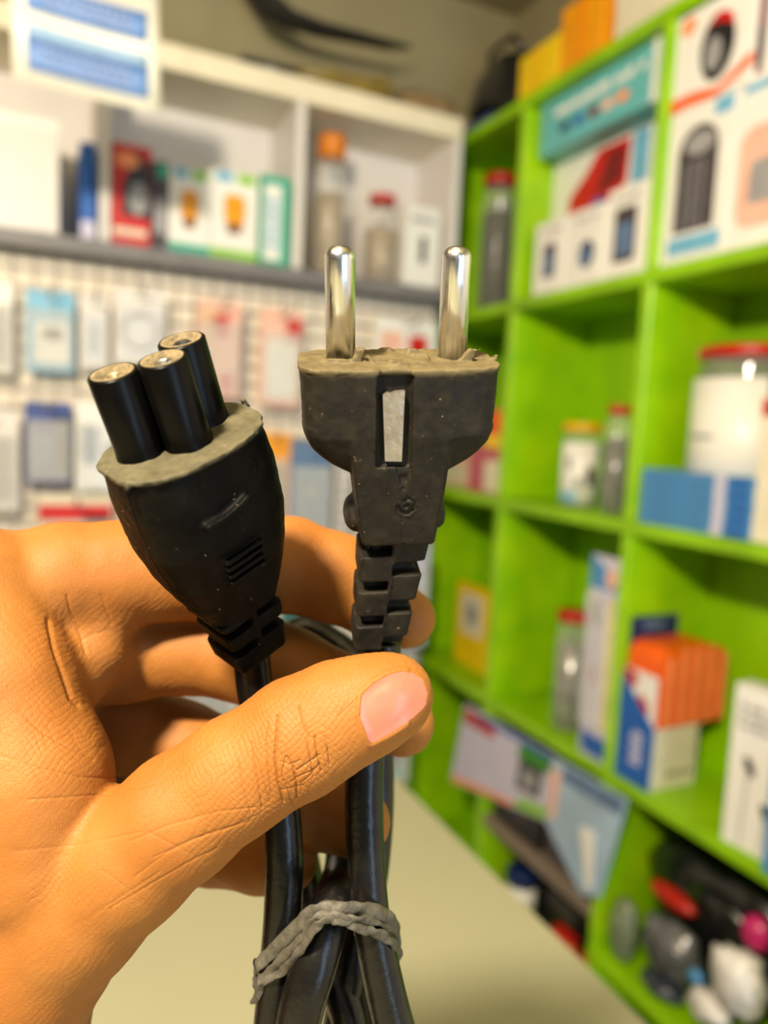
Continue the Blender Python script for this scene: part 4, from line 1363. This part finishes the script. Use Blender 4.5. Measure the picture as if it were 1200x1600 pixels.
q = MB().prism([(-3.3, -3.9, 8.75), (-2.7, -3.5, 8.75), (-1.9, -3.7, 8.75), (-1.2, -3.4, 8.75), (0.2, -3.3, 8.75), (-0.05, -15.0, 8.75), (-2.8, -14.9, 8.75)][::-1],
               [(-3.3, -3.9, 7.4), (-2.7, -3.5, 7.4), (-1.9, -3.7, 7.4), (-1.2, -3.4, 7.4), (0.2, -3.3, 7.4), (-0.05, -15.0, 7.4), (-2.8, -14.9, 7.4)][::-1])
child_mb(plug, 'earth_contact', q, EARTH, PO, PA, 'flat grey metal earth contact')

# ---- three-hole connector
CO = cam_mm(285, 688, 119.0)
CA = frame_from((-0.1402, 0.824, 0.549), (0.6906, 0.4787, -0.5421))
h = 0.24
ax, P = grid((-15.5, -50, -12.5), (15.5, 1.6, 12.5), h)
u, v, ww = P[..., 0], P[..., 1], P[..., 2]
nz = value_noise(P + 50, 1.1, 5)
nz2 = value_noise(P + 50, 3.0, 6)
kv = [-46.5, -35, -32.5, -28, -22, -15, -8, -1, 1]
hu = np.interp(v, kv, [5.4, 6.4, 7.2, 9.2, 11.4, 12.7, 12.9, 12.8, 12.7])
hw_ = np.interp(v, kv, [5.0, 6.0, 6.6, 7.6, 8.9, 9.8, 10.1, 10.1, 10.0])
# wide body: flat front panel with chamfered sides
au, aw = np.abs(u) / hu, np.abs(ww) / hw_
ne = np.interp(v, [-35, -6, -1], [3.4, 3.2, 2.5])
sec = ((au ** ne + aw ** ne) ** (1 / ne) - 1) * np.minimum(hu, hw_)
body = smax(sec, np.maximum(v, -33.2 - v), 0.5)
lip = np.maximum(sec - 0.35 - 0.4 * nz - 0.3 * nz2, np.maximum(v - 0.25, -0.6 - v + 0.25 * nz))
F = np.minimum(body, lip)
spike = rbox(u - 0.5 * v, v, ww, (-12.3, -0.6, 4.6), (0.6, 1.1, 0.5), 0.2)
F = np.minimum(F, spike)
spike = rbox(u + 0.3 * v, v, ww, (13.5, 0.4, -1.0), (0.4, 0.9, 0.5), 0.2)
F = np.minimum(F, spike)
# curved rib on the front
a, b = np.array([-5.4, -9.6]), np.array([2.2, -8.4])
ab = b - a
t_ = np.clip(((u - a[0]) * ab[0] + (v - a[1]) * ab[1]) / (ab @ ab), 0, 1)
dl = np.sqrt((u - a[0] - t_ * ab[0]) ** 2 + (v - a[1] - t_ * ab[1] + 0.5 * np.sin(t_ * 3.14)) ** 2)
F = np.where(ww > 2, smin(F, np.maximum(sec - 1.5, dl - 0.6), 0.7), F)
# pad with four grip lines
for k in range(4):
    vc = -17.6 - 1.55 * k
    dl = np.sqrt(np.maximum(np.abs(u + 0.6) - 3.4, 0) ** 2 + (v - vc - 0.03 * u) ** 2)
    F = np.where(ww > 2, smin(F, np.maximum(sec - 1.15, dl - 0.42), 0.25), F)
# seam along the left flank
F = np.where((u < -6) & (np.abs(ww - 3.0) < 0.3), F - 0.12, F)
# strain relief with slots
q0, q1 = np.abs(u) - hu + 1.3, np.abs(ww) - hw_ + 1.3
st = np.sqrt(np.maximum(q0, 0) ** 2 + np.maximum(q1, 0) ** 2) + np.minimum(np.maximum(q0, q1), 0) - 1.3
st = smax(st, np.maximum(v + 32.5, -45.6 - v), 0.8)
for k in range(2):
    for s_ in (-1, 1):
        vc = (-35.0 if s_ < 0 else -33.8) - 5.2 * k
        for front in (-1, 1):
            st = smax(st, -rbox(u, v, ww, (s_ * 3.7 - 0.2, vc, front * 6.0), (3.1, 1.05, 3.2), 0.35), 0.3)
        st = smax(st, -rbox(u, v, ww, (s_ * 8.0, vc, 0), (3.2, 1.05, 7), 0.35), 0.3)
F = np.minimum(F, st)
# bump where the spark scar sits
F = F + 0.05 * nz + 0.06 * nz2 + 0.10 * nz * np.exp(-(v / 1.0) ** 2)
V, Q = surface_nets(F, (ax[0][0], ax[1][0], ax[2][0]), h)
RUB2 = rubber('black_rubber', (7, 7, 6), (90, 84, 64), 0.0002, -0.0008, 260, 0.5, 0.05, 0.07)
me = np_mesh('connector_body', V / 1000.0, Q, RUB2)
conn = oriented_part(cord, 'connector_body', me, CO, CA, label='black three-hole connector body with dusty front rim')
# barrels
BARREL = mat('barrel_plastic', (8, 7, 6), 0.3, var=0.2, scale=300, spec=0.12)
DUST = mat('tan_dust', (128, 112, 80), 0.85, var=0.25, scale=900, rgb2=(92, 78, 52), bump=0.6, bscale=1500)
BRASS = mat('socket_metal', (186, 164, 128), 0.35, metal=0.7, var=0.3, scale=900)
HOLE = mat('hole_dark', (30, 24, 18), 0.7, var=0.3, scale=900)
AXZ = [[1, 0, 0], [0, 0, -1], [0, 1, 0]]
for k, (bu, bw, bl, kind) in enumerate(((-6.1, -2.3, 13.7, 'brass'), (0.0, 2.05, 14.3, 'steel'), (6.1, -2.3, 14.2, 'dark'))):
    R_ = 3.75
    prof = [(R_ * 1.12, -0.8), (R_ * 1.04, 0.2), (R_, 1.6), (R_, bl - 0.25), (R_ - 0.25, bl), (2.75, bl), (2.6, bl - 0.5), (2.5, bl - 3.2)]
    child_mb(conn, 'barrel', MB().lathe(prof, (bu, 0, bw), 40, axis=AXZ), BARREL, CO, CA)
    child_mb(conn, 'dust_ring', MB().lathe([(R_ - 0.55, bl + 0.03), (R_ - 0.8, bl + 0.1), (2.7, bl + 0.02), (2.45, bl - 0.5), (1.75, bl - 0.9), (1.4, bl - 2.2), (0.0, bl - 2.4)], (bu, 0, bw), 32, axis=AXZ), DUST if kind != 'dark' else DUST, CO, CA,
             'tan dust round a hole')
    child_mb(conn, 'socket', MB().lathe([(1.55, bl - 0.75), (1.25, bl - 0.45), (0.95, bl - 0.6), (0.85, bl - 2.2), (0, bl - 2.25)], (bu, 0, bw), 24, axis=AXZ),
             {'brass': BRASS, 'steel': CHROME, 'dark': HOLE}[kind], CO, CA, {'brass': 'brassy socket', 'steel': 'bright metal socket', 'dark': 'dark empty socket'}[kind])

# ---- the cable, one length folded into loops
WP = [  # px, py, depth mm, radius px
    (392, 1010, 143.5, 29), (398, 1070, 145, 29), (416, 1160, 144.5, 30), (437, 1250, 143.5, 30), (444, 1340, 142.5, 30), (441, 1440, 142.5, 30), (434, 1530, 142.5, 31), (424, 1640, 143, 31), (418, 1790, 150, 30), (440, 1900, 158, 29),
    (490, 1900, 161, 28), (512, 1780, 160, 28), (528, 1620, 158, 27), (548, 1510, 158, 27), (570, 1420, 162, 27), (584, 1340, 170, 26), (590, 1240, 175, 26), (586, 1130, 180, 25), (566, 1050, 186, 24), (520, 1005, 190, 23), (470, 985, 191, 23),
    (438, 1030, 189, 23), (440, 1150, 187, 24), (462, 1280, 184, 25), (482, 1390, 176, 27), (512, 1500, 160, 28), (545, 1600, 156, 28), (550, 1760, 158, 28), (520, 1900, 156, 29),
    (462, 1880, 146, 32), (452, 1740, 138, 34), (466, 1600, 136.5, 36), (490, 1510, 136.8, 36), (510, 1440, 140.5, 36), (527, 1398, 146, 34), (537, 1344, 170, 29), (538, 1220, 181, 26), (530, 1130, 186, 25), (522, 1070, 190, 24),
    (546, 1045, 191, 24), (574, 1110, 186, 25), (574, 1230, 179, 26), (570, 1340, 172, 27), (566, 1450, 162, 28), (574, 1600, 160, 27), (600, 1780, 160, 27), (640, 1890, 154, 29),
    (672, 1820, 146, 31), (650, 1700, 142, 32), (618, 1610, 141, 32), (596, 1520, 140.5, 31), (579, 1430, 140.5, 30), (571, 1330, 142, 30), (569, 1220, 143, 30), (576, 1120, 144.5, 30), (592, 1050, 145.5, 30), (599, 1000, 144.5, 29)]
WP = np.array(WP, float)


def catmull(Pn, n):
    out = []
    m = len(Pn)
    for i in range(m - 1):
        p0, p1, p2, p3 = Pn[max(i - 1, 0)], Pn[i], Pn[i + 1], Pn[min(i + 2, m - 1)]
        for k in range(n):
            t = k / n
            out.append(0.5 * ((2 * p1) + (-p0 + p2) * t + (2 * p0 - 5 * p1 + 4 * p2 - p3) * t * t + (-p0 + 3 * p1 - 3 * p2 + p3) * t ** 3))
    out.append(Pn[-1])
    return np.array(out)


pts = np.array([np.append(cam_mm(a, b, c), r * c / FPX) for a, b, c, r in WP])
pts = catmull(pts, 9)
CABLE = mat('cable_pvc', (12, 11, 11), 0.26, var=0.25, scale=220, rgb2=(20, 18, 15), bump=0.2, bscale=700, spec=0.32)
cb = MB().tube([to_world(p[:3]) for p in pts], list(pts[:, 3] / 1000.0), 20)
part(cord, 'cable', cb, CABLE, 'shiny black round cable folded into loops')

# ---- rubber band round the folded cable
band = thing('rubber_band', 'twisted grey rubber band tied round the folded black cable', 'rubber band', to_world(cam_mm(510, 1470, 133)))
BANDM = mat('grey_band_rubber', (82, 77, 65), 0.62, var=0.2, scale=500, bump=0.4, bscale=1200)


def strand(path, back, wpx, tw, seed, name='strand'):
    P_ = np.array([cam_mm(a, b, c) for a, b, c in path + back])
    P_ = np.vstack([P_, P_[:1]])
    S_ = catmull(P_, 9)
    cen = cam_mm(510, 1460, 150)
    ups, tws = [], []
    for i, p in enumerate(S_):
        o_ = p - cen
        o_[1] *= 0.2
        ups.append(RM @ (o_ / np.linalg.norm(o_)))
        tws.append(tw * math.sin(i * 0.33 + seed) + 0.25 * math.sin(i * 0.9 + seed * 2))
    rw = wpx * 132 / FPX / 1000.0
    part(band, name, MB().tube([to_world(p) for p in S_], rw, 10, cap=False, flat=(1.0, 0.42), ups=ups, twist=tws), BANDM)


strand([(402, 1508, 139), (425, 1487, 137.5), (456, 1456, 134.5), (484, 1428, 132.5), (508, 1419, 131.8), (532, 1420, 131.8), (566, 1420, 134), (598, 1428, 137), (616, 1448, 141)],
       [(620, 1475, 150), (590, 1490, 166), (520, 1500, 171), (450, 1510, 166), (406, 1515, 150)], 11.5, 0.3, 0.4)
strand([(404, 1532, 139), (432, 1508, 137.5), (462, 1472, 134.5), (488, 1440, 132), (508, 1431, 131), (528, 1432, 131), (552, 1444, 132), (578, 1455, 134.5), (602, 1464, 137), (619, 1482, 141)],
       [(619, 1505, 150), (592, 1512, 166.5), (520, 1516, 172), (450, 1524, 167), (402, 1534, 150)], 9.5, 0.7, 1.7)
strand([(402, 1556, 140), (412, 1532, 138.3), (440, 1518, 137), (464, 1492, 134), (490, 1452, 131.2), (512, 1437, 130.4), (534, 1438, 131), (562, 1436, 132.5), (592, 1440, 136.3), (615, 1458, 141)],
       [(622, 1490, 150), (592, 1500, 167.5), (520, 1510, 173), (450, 1530, 168), (400, 1560, 151)], 8.5, 0.85, 3.0)

# ------------------------------------------------------------------ the hand
def prim(a):
    px, py, d, r = a
    return np.append(cam_mm(px, py, d), r * d / FPX)


FINGERS = {
    'index': [(-10, 930, 147, 92), (100, 905, 151, 86), (185, 897, 154.5, 82), (330, 890, 159, 77), (452, 882, 161, 73), (520, 902, 161, 69), (588, 938, 160, 58), (634, 966, 158.5, 47)],
    'middle': [(-10, 1040, 157, 92), (110, 1028, 161, 82), (200, 1020, 164, 74), (290, 1012, 165.5, 70), (380, 1022, 165, 72), (452, 1052, 163.5, 69), (545, 1087, 160, 60), (628, 1130, 156, 51)],
    'ring': [(10, 1120, 168, 90), (110, 1125, 171, 78), (200, 1135, 174, 70), (280, 1165, 174, 68), (400, 1214, 166, 66), (500, 1262, 158.5, 60), (556, 1284, 155, 54)],
    'pinky': [(40, 1240, 172, 88), (140, 1270, 175, 70), (230, 1296, 175, 58), (330, 1325, 169, 54), (410, 1340, 161, 52), (450, 1347, 156.5, 46)],
}
THUMB = [(40, 1500, 136, 122), (120, 1415, 133, 108), (200, 1345, 131, 99), (280, 1278, 129.5, 93), (370, 1212, 129, 87), (470, 1150, 128.5, 87), (530, 1118, 128.5, 79), (580, 1098, 128, 70), (612, 1086, 127.5, 62)]
PALM = [
    [(-30, 915, 142, 86), (10, 1080, 136, 92), (50, 1220, 133, 104), (60, 1340, 132, 112)],           # web between thumb and index
    [(-60, 930, 150, 100), (-90, 1300, 152, 150), (-70, 1650, 154, 150)],
    [(-20, 1040, 158, 95), (-80, 1350, 160, 150), (-90, 1700, 156, 140)],
    [(30, 1130, 168, 90), (-40, 1380, 168, 140), (-120, 1800, 158, 150)],
    [(60, 1240, 172, 88), (-10, 1450, 166, 130), (-120, 1850, 156, 160)],
    [(40, 1500, 136, 122), (-40, 1640, 142, 150), (-130, 1900, 150, 180), (-230, 2150, 152, 190)],
]
FOLD = [(156, 965, 152.5, 44), (146, 1015, 150.5, 50), (122, 1062, 148.5, 46)]
h = 0.72
allp = np.array([prim(a) for c in list(FINGERS.values()) + [THUMB] + PALM + [FOLD] for a in c])
lo = (allp[:, :3] - allp[:, 3:]).min(0) - 3
hi = (allp[:, :3] + allp[:, 3:]).max(0) + 3
axs = [np.arange(lo[i], hi[i] + h, h, dtype=np.float32) for i in range(3)]
shape = tuple(len(a) for a in axs)
BIG = np.float32(9.0)


def chain(items, k, F=None):
    F = np.full(shape, BIG, np.float32) if F is None else F
    ps = [prim(a) for a in items]
    for a, b in zip(ps[:-1], ps[1:]):
        rm = max(a[3], b[3]) + 7.0
        l = np.minimum(a[:3], b[:3]) - rm
        g = np.maximum(a[:3], b[:3]) + rm
        s_ = tuple(slice(max(0, int((l[i] - lo[i]) / h)), max(0, int((g[i] - lo[i]) / h) + 2)) for i in range(3))
        X_ = axs[0][s_[0]][:, None, None] - np.float32(a[0])
        Y_ = axs[1][s_[1]][None, :, None] - np.float32(a[1])
        Z_ = axs[2][s_[2]][None, None, :] - np.float32(a[2])
        d = (b[:3] - a[:3]).astype(np.float32)
        L2 = float(d @ d)
        t = np.clip((X_ * d[0] + Y_ * d[1] + Z_ * d[2]) / L2, 0, 1).astype(np.float32)
        D = np.sqrt((X_ - t * d[0]) ** 2 + (Y_ - t * d[1]) ** 2 + (Z_ - t * d[2]) ** 2) - (np.float32(a[3]) * (1 - t) + np.float32(b[3]) * t)
        F[s_] = smin(F[s_], D.astype(np.float32), np.float32(k))
    return F


palm = None
for c in PALM:
    palm = chain(c, 7.0, palm)
palm = chain(THUMB, 2.2, palm)
total = None
for nm, c in FINGERS.items():
    f = chain(c, 2.0)
    f = smin(palm, f, np.float32(5.0 if nm != 'index' else 3.0))
    total = f if total is None else smin(total, f, np.float32(0.8))
total = smin(total, chain(FOLD, 3.0), np.float32(5.0))
V, Q = surface_nets(total, lo, h)
me = np_mesh('hand_raw', V, Q, None)
tmp = bpy.data.objects.new('hand_raw', me)
COL.objects.link(tmp)
md = tmp.modifiers.new('s', 'SMOOTH')
md.factor = 0.5
md.iterations = 3
md = tmp.modifiers.new('d', 'SUBSURF')
md.levels = 1
md.render_levels = 1
md.use_limit_surface = False
md.quality = 1
dg = bpy.context.evaluated_depsgraph_get()
dg.update()
me = bpy.data.meshes.new_from_object(tmp.evaluated_get(dg))
bpy.data.objects.remove(tmp)


def refine(me, box, dmax, cuts):
    """finer faces on the near side of the thumb, where the skin folds are narrow"""
    n = len(me.vertices)
    v = np.empty(n * 3, np.float32)
    me.vertices.foreach_get('co', v)
    v = v.reshape(-1, 3)
    nv = np.empty(n * 3, np.float32)
    me.vertices.foreach_get('normal', nv)
    nv = nv.reshape(-1, 3)
    px = 600 + v[:, 0] / -v[:, 2] * FPX
    py = 800 - v[:, 1] / -v[:, 2] * FPX
    ok = (px > box[0]) & (px < box[2]) & (py > box[1]) & (py < box[3]) & (-v[:, 2] < dmax) & (np.sum(-v * nv, 1) > 0)
    e = np.empty(len(me.edges) * 2, np.int32)
    me.edges.foreach_get('vertices', e)
    e = e.reshape(-1, 2)
    sel = np.where(ok[e[:, 0]] & ok[e[:, 1]])[0]
    bm = bmesh.new()
    bm.from_mesh(me)
    bm.edges.ensure_lookup_table()
    bmesh.ops.subdivide_edges(bm, edges=[bm.edges[i] for i in sel], cuts=cuts, use_grid_fill=True)
    bm.to_mesh(me)
    bm.free()
    me.polygons.foreach_set('use_smooth', np.ones(len(me.polygons), bool))
    me.update()


refine(me, (40, 930, 560, 1420), 142, 1)
refine(me, (360, 1085, 565, 1290), 132, 1)
n = len(me.vertices)
V = np.empty(n * 3, np.float32)
me.vertices.foreach_get('co', V)
V = V.reshape(-1, 3).astype(float)
N = np.empty(n * 3, np.float32)
me.vertices.foreach_get('normal', N)
N = N.reshape(-1, 3).astype(float)
PXY = np.stack([600 + V[:, 0] / -V[:, 2] * FPX, 800 - V[:, 1] / -V[:, 2] * FPX], 1)
view = -V / np.linalg.norm(V, axis=1)[:, None]
facing = np.sum(view * N, 1)


def poly_dist(P2, line):
    d = np.full(len(P2), 1e9)
    for a, b in zip(line[:-1], line[1:]):
        a, b = np.array(a, float), np.array(b, float)
        ab = b - a
        t = np.clip(((P2 - a) @ ab) / (ab @ ab), 0, 1)
        d = np.minimum(d, np.linalg.norm(P2 - a - t[:, None] * ab, axis=1))
    return d


def inside(P2, poly):
    r = np.zeros(len(P2), bool)
    m = len(poly)
    for i in range(m):
        (x1, y1), (x2, y2) = poly[i], poly[(i + 1) % m]
        c = ((y1 > P2[:, 1]) != (y2 > P2[:, 1]))
        xi = (x2 - x1) * (P2[:, 1] - y1) / ((y2 - y1) if y2 != y1 else 1e-9) + x1
        r ^= c & (P2[:, 0] < xi)
    return r


disp = np.zeros(n)
CREASES = [  # polyline, half-width px, depth mm, depth range mm
    ([(433, 1118), (431, 1150), (429, 1185), (434, 1222), (443, 1252)], 3.2, 0.40, 135),
    ([(467, 1102), (474, 1130), (484, 1152)], 2.4, 0.26, 135),
    ([(492, 1152), (496, 1180), (503, 1205)], 2.6, 0.34, 135),
    ([(448, 1184), (458, 1200), (463, 1222), (464, 1246)], 2.8, 0.38, 135),
    ([(464, 1204), (482, 1192), (500, 1180)], 2.2, 0.28, 135),
    ([(391, 1160), (396, 1190), (404, 1225), (410, 1262)], 2.6, 0.24, 135),
    ([(372, 1190), (380, 1230), (392, 1270)], 2.4, 0.16, 135),
    ([(512, 1170), (516, 1196)], 2.2, 0.22, 135),
    ([(446, 1182), (440, 1212), (450, 1236), (458, 1262)], 2.0, 0.22, 135),
    ([(470, 1225), (484, 1214), (492, 1204)], 2.0, 0.2, 135),
    ([(528, 1120), (545, 1104), (556, 1092)], 2.0, 0.12, 135),
    ([(418, 1128), (414, 1160), (418, 1196), (424, 1240)], 2.2, 0.22, 135),
    ([(438, 1190), (452, 1196), (470, 1188)], 1.8, 0.2, 135),
    ([(455, 1222), (470, 1212), (486, 1206), (500, 1196)], 1.8, 0.22, 135),
    ([(480, 1160), (486, 1190), (490, 1214)], 2.0, 0.24, 135),
    ([(400, 1185), (410, 1215), (422, 1250)], 1.8, 0.18, 135),
    ([(440, 1236), (456, 1232), (474, 1228)], 1.8, 0.18, 135),
    ([(508, 1150), (512, 1172), (520, 1190)], 1.8, 0.16, 135),
    ([(240, 1340), (300, 1312), (352, 1296), (400, 1275)], 2.2, 0.14, 140),
    ([(170, 1420), (230, 1385), (290, 1350), (340, 1325)], 2.2, 0.14, 140),
    ([(130, 1440), (190, 1400), (250, 1362)], 2.2, 0.12, 140),
    ([(230, 1300), (290, 1330), (330, 1350)], 2.0, 0.10, 140),
    ([(160, 1360), (210, 1395), (240, 1420)], 2.0, 0.10, 140),
    ([(76, 968), (84, 1010), (98, 1052), (112, 1092), (122, 1100)], 6.5, 0.45, 156),
    ([(104, 930), (110, 955), (124, 985), (134, 1020)], 3.4, 0.27, 158),
    ([(158, 930), (166, 955), (174, 975)], 3.2, 0.24, 158),
    ([(128, 1000), (148, 990), (168, 985)], 3.0, 0.18, 158),
    ([(30, 1110), (60, 1140), (100, 1165), (146, 1187)], 3.0, 0.18, 140),
    ([(0, 1180), (60, 1200), (130, 1215), (190, 1215)], 2.6, 0.14, 140),
    ([(40, 1250), (110, 1245), (180, 1240), (250, 1222)], 2.6, 0.14, 140),
    ([(330, 972), (352, 985), (372, 1010)], 3.0, 0.2, 165),
    ([(20, 1330), (120, 1320), (220, 1300)], 2.4, 0.10, 140),
    ([(200, 1316), (262, 1290), (340, 1268), (400, 1262)], 2.4, 0.12, 140),
    ([(210, 1370), (262, 1332), (330, 1300), (390, 1284)], 2.4, 0.12, 140),
]
for line, wd_, dep, dmax in CREASES:
    m_ = (facing > 0.05) & (-V[:, 2] < dmax)
    d_ = poly_dist(PXY[m_], line)
    disp[m_] -= 0.85 * dep * np.exp(-(d_ / (0.62 * wd_)) ** 2) + 0.16 * dep * np.exp(-(d_ / (2.6 * wd_)) ** 2)
NAIL = [(566, 1086), (584, 1069), (604, 1057), (624, 1050), (645, 1052), (661, 1063), (668, 1083), (664, 1103), (646, 1121), (622, 1138), (600, 1151), (580, 1160), (571, 1142), (563, 1118)]
m_ = (facing > -0.1) & (-V[:, 2] < 132) & (PXY[:, 0] > 520)
idx_ = np.where(m_)[0]
d_ = poly_dist(PXY[m_], NAIL + NAIL[:1])
ins = inside(PXY[m_], NAIL)
disp[idx_] += np.where(ins, -0.55 * np.minimum(d_ / 5.0, 1.0), 0.30 * np.exp(-((d_ - 4.0) / 4.5) ** 2) * (PXY[m_][:, 0] < 640))
# soft irregularity and fine crossing skin lines
disp += 0.10 * value_noise(V + 500, 5.0, 11) + 0.05 * value_noise(V + 500, 2.0, 12)
g = np.clip(value_noise(V + 500, 14.0, 13) + 0.6, 0, 1)
disp -= 0.055 * g * np.abs(np.sin((V[:, 0] * 0.75 + V[:, 1] * 0.65) * 3.6 + 2.2 * value_noise(V + 500, 2.4, 14))) ** 8
disp -= 0.055 * g * np.abs(np.sin((V[:, 0] * 0.75 - V[:, 1] * 0.7) * 3.0 + 2.2 * value_noise(V + 500, 2.7, 15))) ** 8
V2 = V + N * disp[:, None]
hb = to_world(cam_mm(60, 1400, 148))
me.vertices.foreach_set('co', np.ascontiguousarray(to_world(V2) - hb, dtype=np.float32).ravel())
me.update()


def skin(name, c1, c2, c3):
    m = bpy.data.materials.new(name)
    m.use_nodes = True
    nt = m.node_tree
    b = nt.nodes['Principled BSDF']
    L = nt.links.new
    tc = nt.nodes.new('ShaderNodeTexCoord')
    n1 = nt.nodes.new('ShaderNodeTexNoise')
    n1.inputs['Scale'].default_value = 55
    n1.inputs['Detail'].default_value = 6
    L(tc.outputs['Object'], n1.inputs['Vector'])
    rp = nt.nodes.new('ShaderNodeValToRGB')
    rp.color_ramp.elements[0].position = 0.3
    rp.color_ramp.elements[1].position = 0.7
    rp.color_ramp.elements[0].color = (*lin(c2), 1)
    rp.color_ramp.elements[1].color = (*lin(c1), 1)
    L(n1.outputs[0], rp.inputs[0])
    vo = nt.nodes.new('ShaderNodeTexVoronoi')
    vo.feature = 'DISTANCE_TO_EDGE'
    vo.inputs['Scale'].default_value = 1500
    L(tc.outputs['Object'], vo.inputs['Vector'])
    n2 = nt.nodes.new('ShaderNodeTexNoise')
    n2.inputs['Scale'].default_value = 900
    n2.inputs['Detail'].default_value = 5
    L(tc.outputs['Object'], n2.inputs['Vector'])
    mr = nt.nodes.new('ShaderNodeMapRange')
    mr.inputs['From Max'].default_value = 0.12
    L(vo.outputs['Distance'], mr.inputs['Value'])
    ad = nt.nodes.new('ShaderNodeMath')
    L(mr.outputs[0], ad.inputs[0])
    L(n2.outputs[0], ad.inputs[1])
    bp = nt.nodes.new('ShaderNodeBump')
    bp.inputs['Strength'].default_value = 0.3
    bp.inputs['Distance'].default_value = 0.00012
    L(ad.outputs[0], bp.inputs['Height'])
    L(bp.outputs[0], b.inputs['Normal'])
    sp = nt.nodes.new('ShaderNodeMapRange')
    sp.inputs['From Min'].default_value = 0.66
    sp.inputs['From Max'].default_value = 0.8
    sp.inputs['To Max'].default_value = 0.25
    L(n2.outputs[0], sp.inputs['Value'])
    mx = nt.nodes.new('ShaderNodeMix')
    mx.data_type = 'RGBA'
    L(sp.outputs[0], mx.inputs['Factor'])
    L(rp.outputs[0], mx.inputs['A'])
    mx.inputs['B'].default_value = (*lin(c3), 1)
    L(mx.outputs['Result'], b.inputs['Base Color'])
    b.inputs['Roughness'].default_value = 0.58
    b.inputs['Specular IOR Level'].default_value = 0.28
    b.inputs['Subsurface Weight'].default_value = 0.25
    b.inputs['Subsurface Radius'].default_value = (1.0, 0.32, 0.12)
    b.inputs['Subsurface Scale'].default_value = 0.0022
    return m


SKIN = skin('skin', (153, 99, 42), (142, 86, 32), (112, 64, 25))
NAILM = mat('nail', (188, 98, 78), 0.34, var=0.05, scale=120, rgb2=(194, 110, 90), sss=0.25, coat=0.1)
me.materials.clear()
me.materials.append(SKIN)
hand = bpy.data.objects.new('hand', me)
COL.objects.link(hand)
hand.location = tuple(hb)
hand['label'] = 'bare left hand pinching the black cord between thumb and fingers'
hand['category'] = 'hand'
me.name = 'hand'

# nails: curved plates lying in the skin
tri = np.empty(len(me.loops), np.int32)
me.loops.foreach_get('vertex_index', tri)
ls = np.empty(len(me.polygons), np.int32)
me.polygons.foreach_get('loop_start', ls)
tri, ls = tri.tolist(), ls.tolist() + [len(tri)]
bvh = BVHTree.FromPolygons([tuple(p) for p in V2], [tri[a:b] for a, b in zip(ls[:-1], ls[1:])])


def nail(poly, name, from_back=False, lift=0.42, label=None, rings=9):
    c = np.mean(poly, axis=0)
    ring = np.array(poly, float)
    # resample the outline smoothly
    rs = catmull(np.vstack([ring, ring[:1]]), 4)[:-1]
    vs_, k = [], len(rs)
    for j in range(rings):
        f = 1 - j / rings
        for p in rs:
            q = c + (p - c) * f
            d = np.array([(q[0] - 600) / FPX, -(q[1] - 800) / FPX, -1.0])
            d /= np.linalg.norm(d)
            if from_back:
                hit = bvh.ray_cast(Vector(d * 240), Vector(-d))
            else:
                hit = bvh.ray_cast(Vector((0, 0, 0)), Vector(d))
            if hit[0] is None:
                hp, hn = d * 150, -d
            else:
                hp, hn = np.array(hit[0]), np.array(hit[1])
            edge = min(1.0, j / 2.0)
            vs_.append(hp + (d if from_back else -d) * (lift * (0.10 + 0.9 * edge)))
    fs = []
    for j in range(rings - 1):
        for i in range(k):
            fs.append((j * k + i, j * k + (i + 1) % k, (j + 1) * k + (i + 1) % k, (j + 1) * k + i))
    fs.append(tuple((rings - 1) * k + i for i in range(k)))
    # smooth the plate
    A_ = np.array(vs_).reshape(rings, k, 3)
    for _ in range(3):
        B_ = A_.copy()
        B_[1:-1] = 0.4 * A_[1:-1] + 0.15 * (np.roll(A_, 1, 1)[1:-1] + np.roll(A_, -1, 1)[1:-1] + A_[2:] + A_[:-2])
        A_ = B_
    q = MB()
    q.add([to_world(p) for p in A_.reshape(-1, 3)], fs, True)
    o = part(hand, name, q, NAILM, label)
    return o


nail(NAIL, 'thumbnail', label='pink thumbnail')
for poly, in (([(612, 940), (640, 935), (662, 950), (668, 970), (655, 985), (630, 985), (610, 965)],),
              ([(600, 1105), (635, 1100), (660, 1118), (662, 1140), (640, 1152), (610, 1142)],),
              ([(530, 1260), (560, 1255), (590, 1275), (590, 1300), (560, 1310), (530, 1290)],),
              ([(425, 1325), (455, 1320), (478, 1340), (475, 1360), (450, 1368), (425, 1352)],)):
    nail(poly, 'fingernail', True)
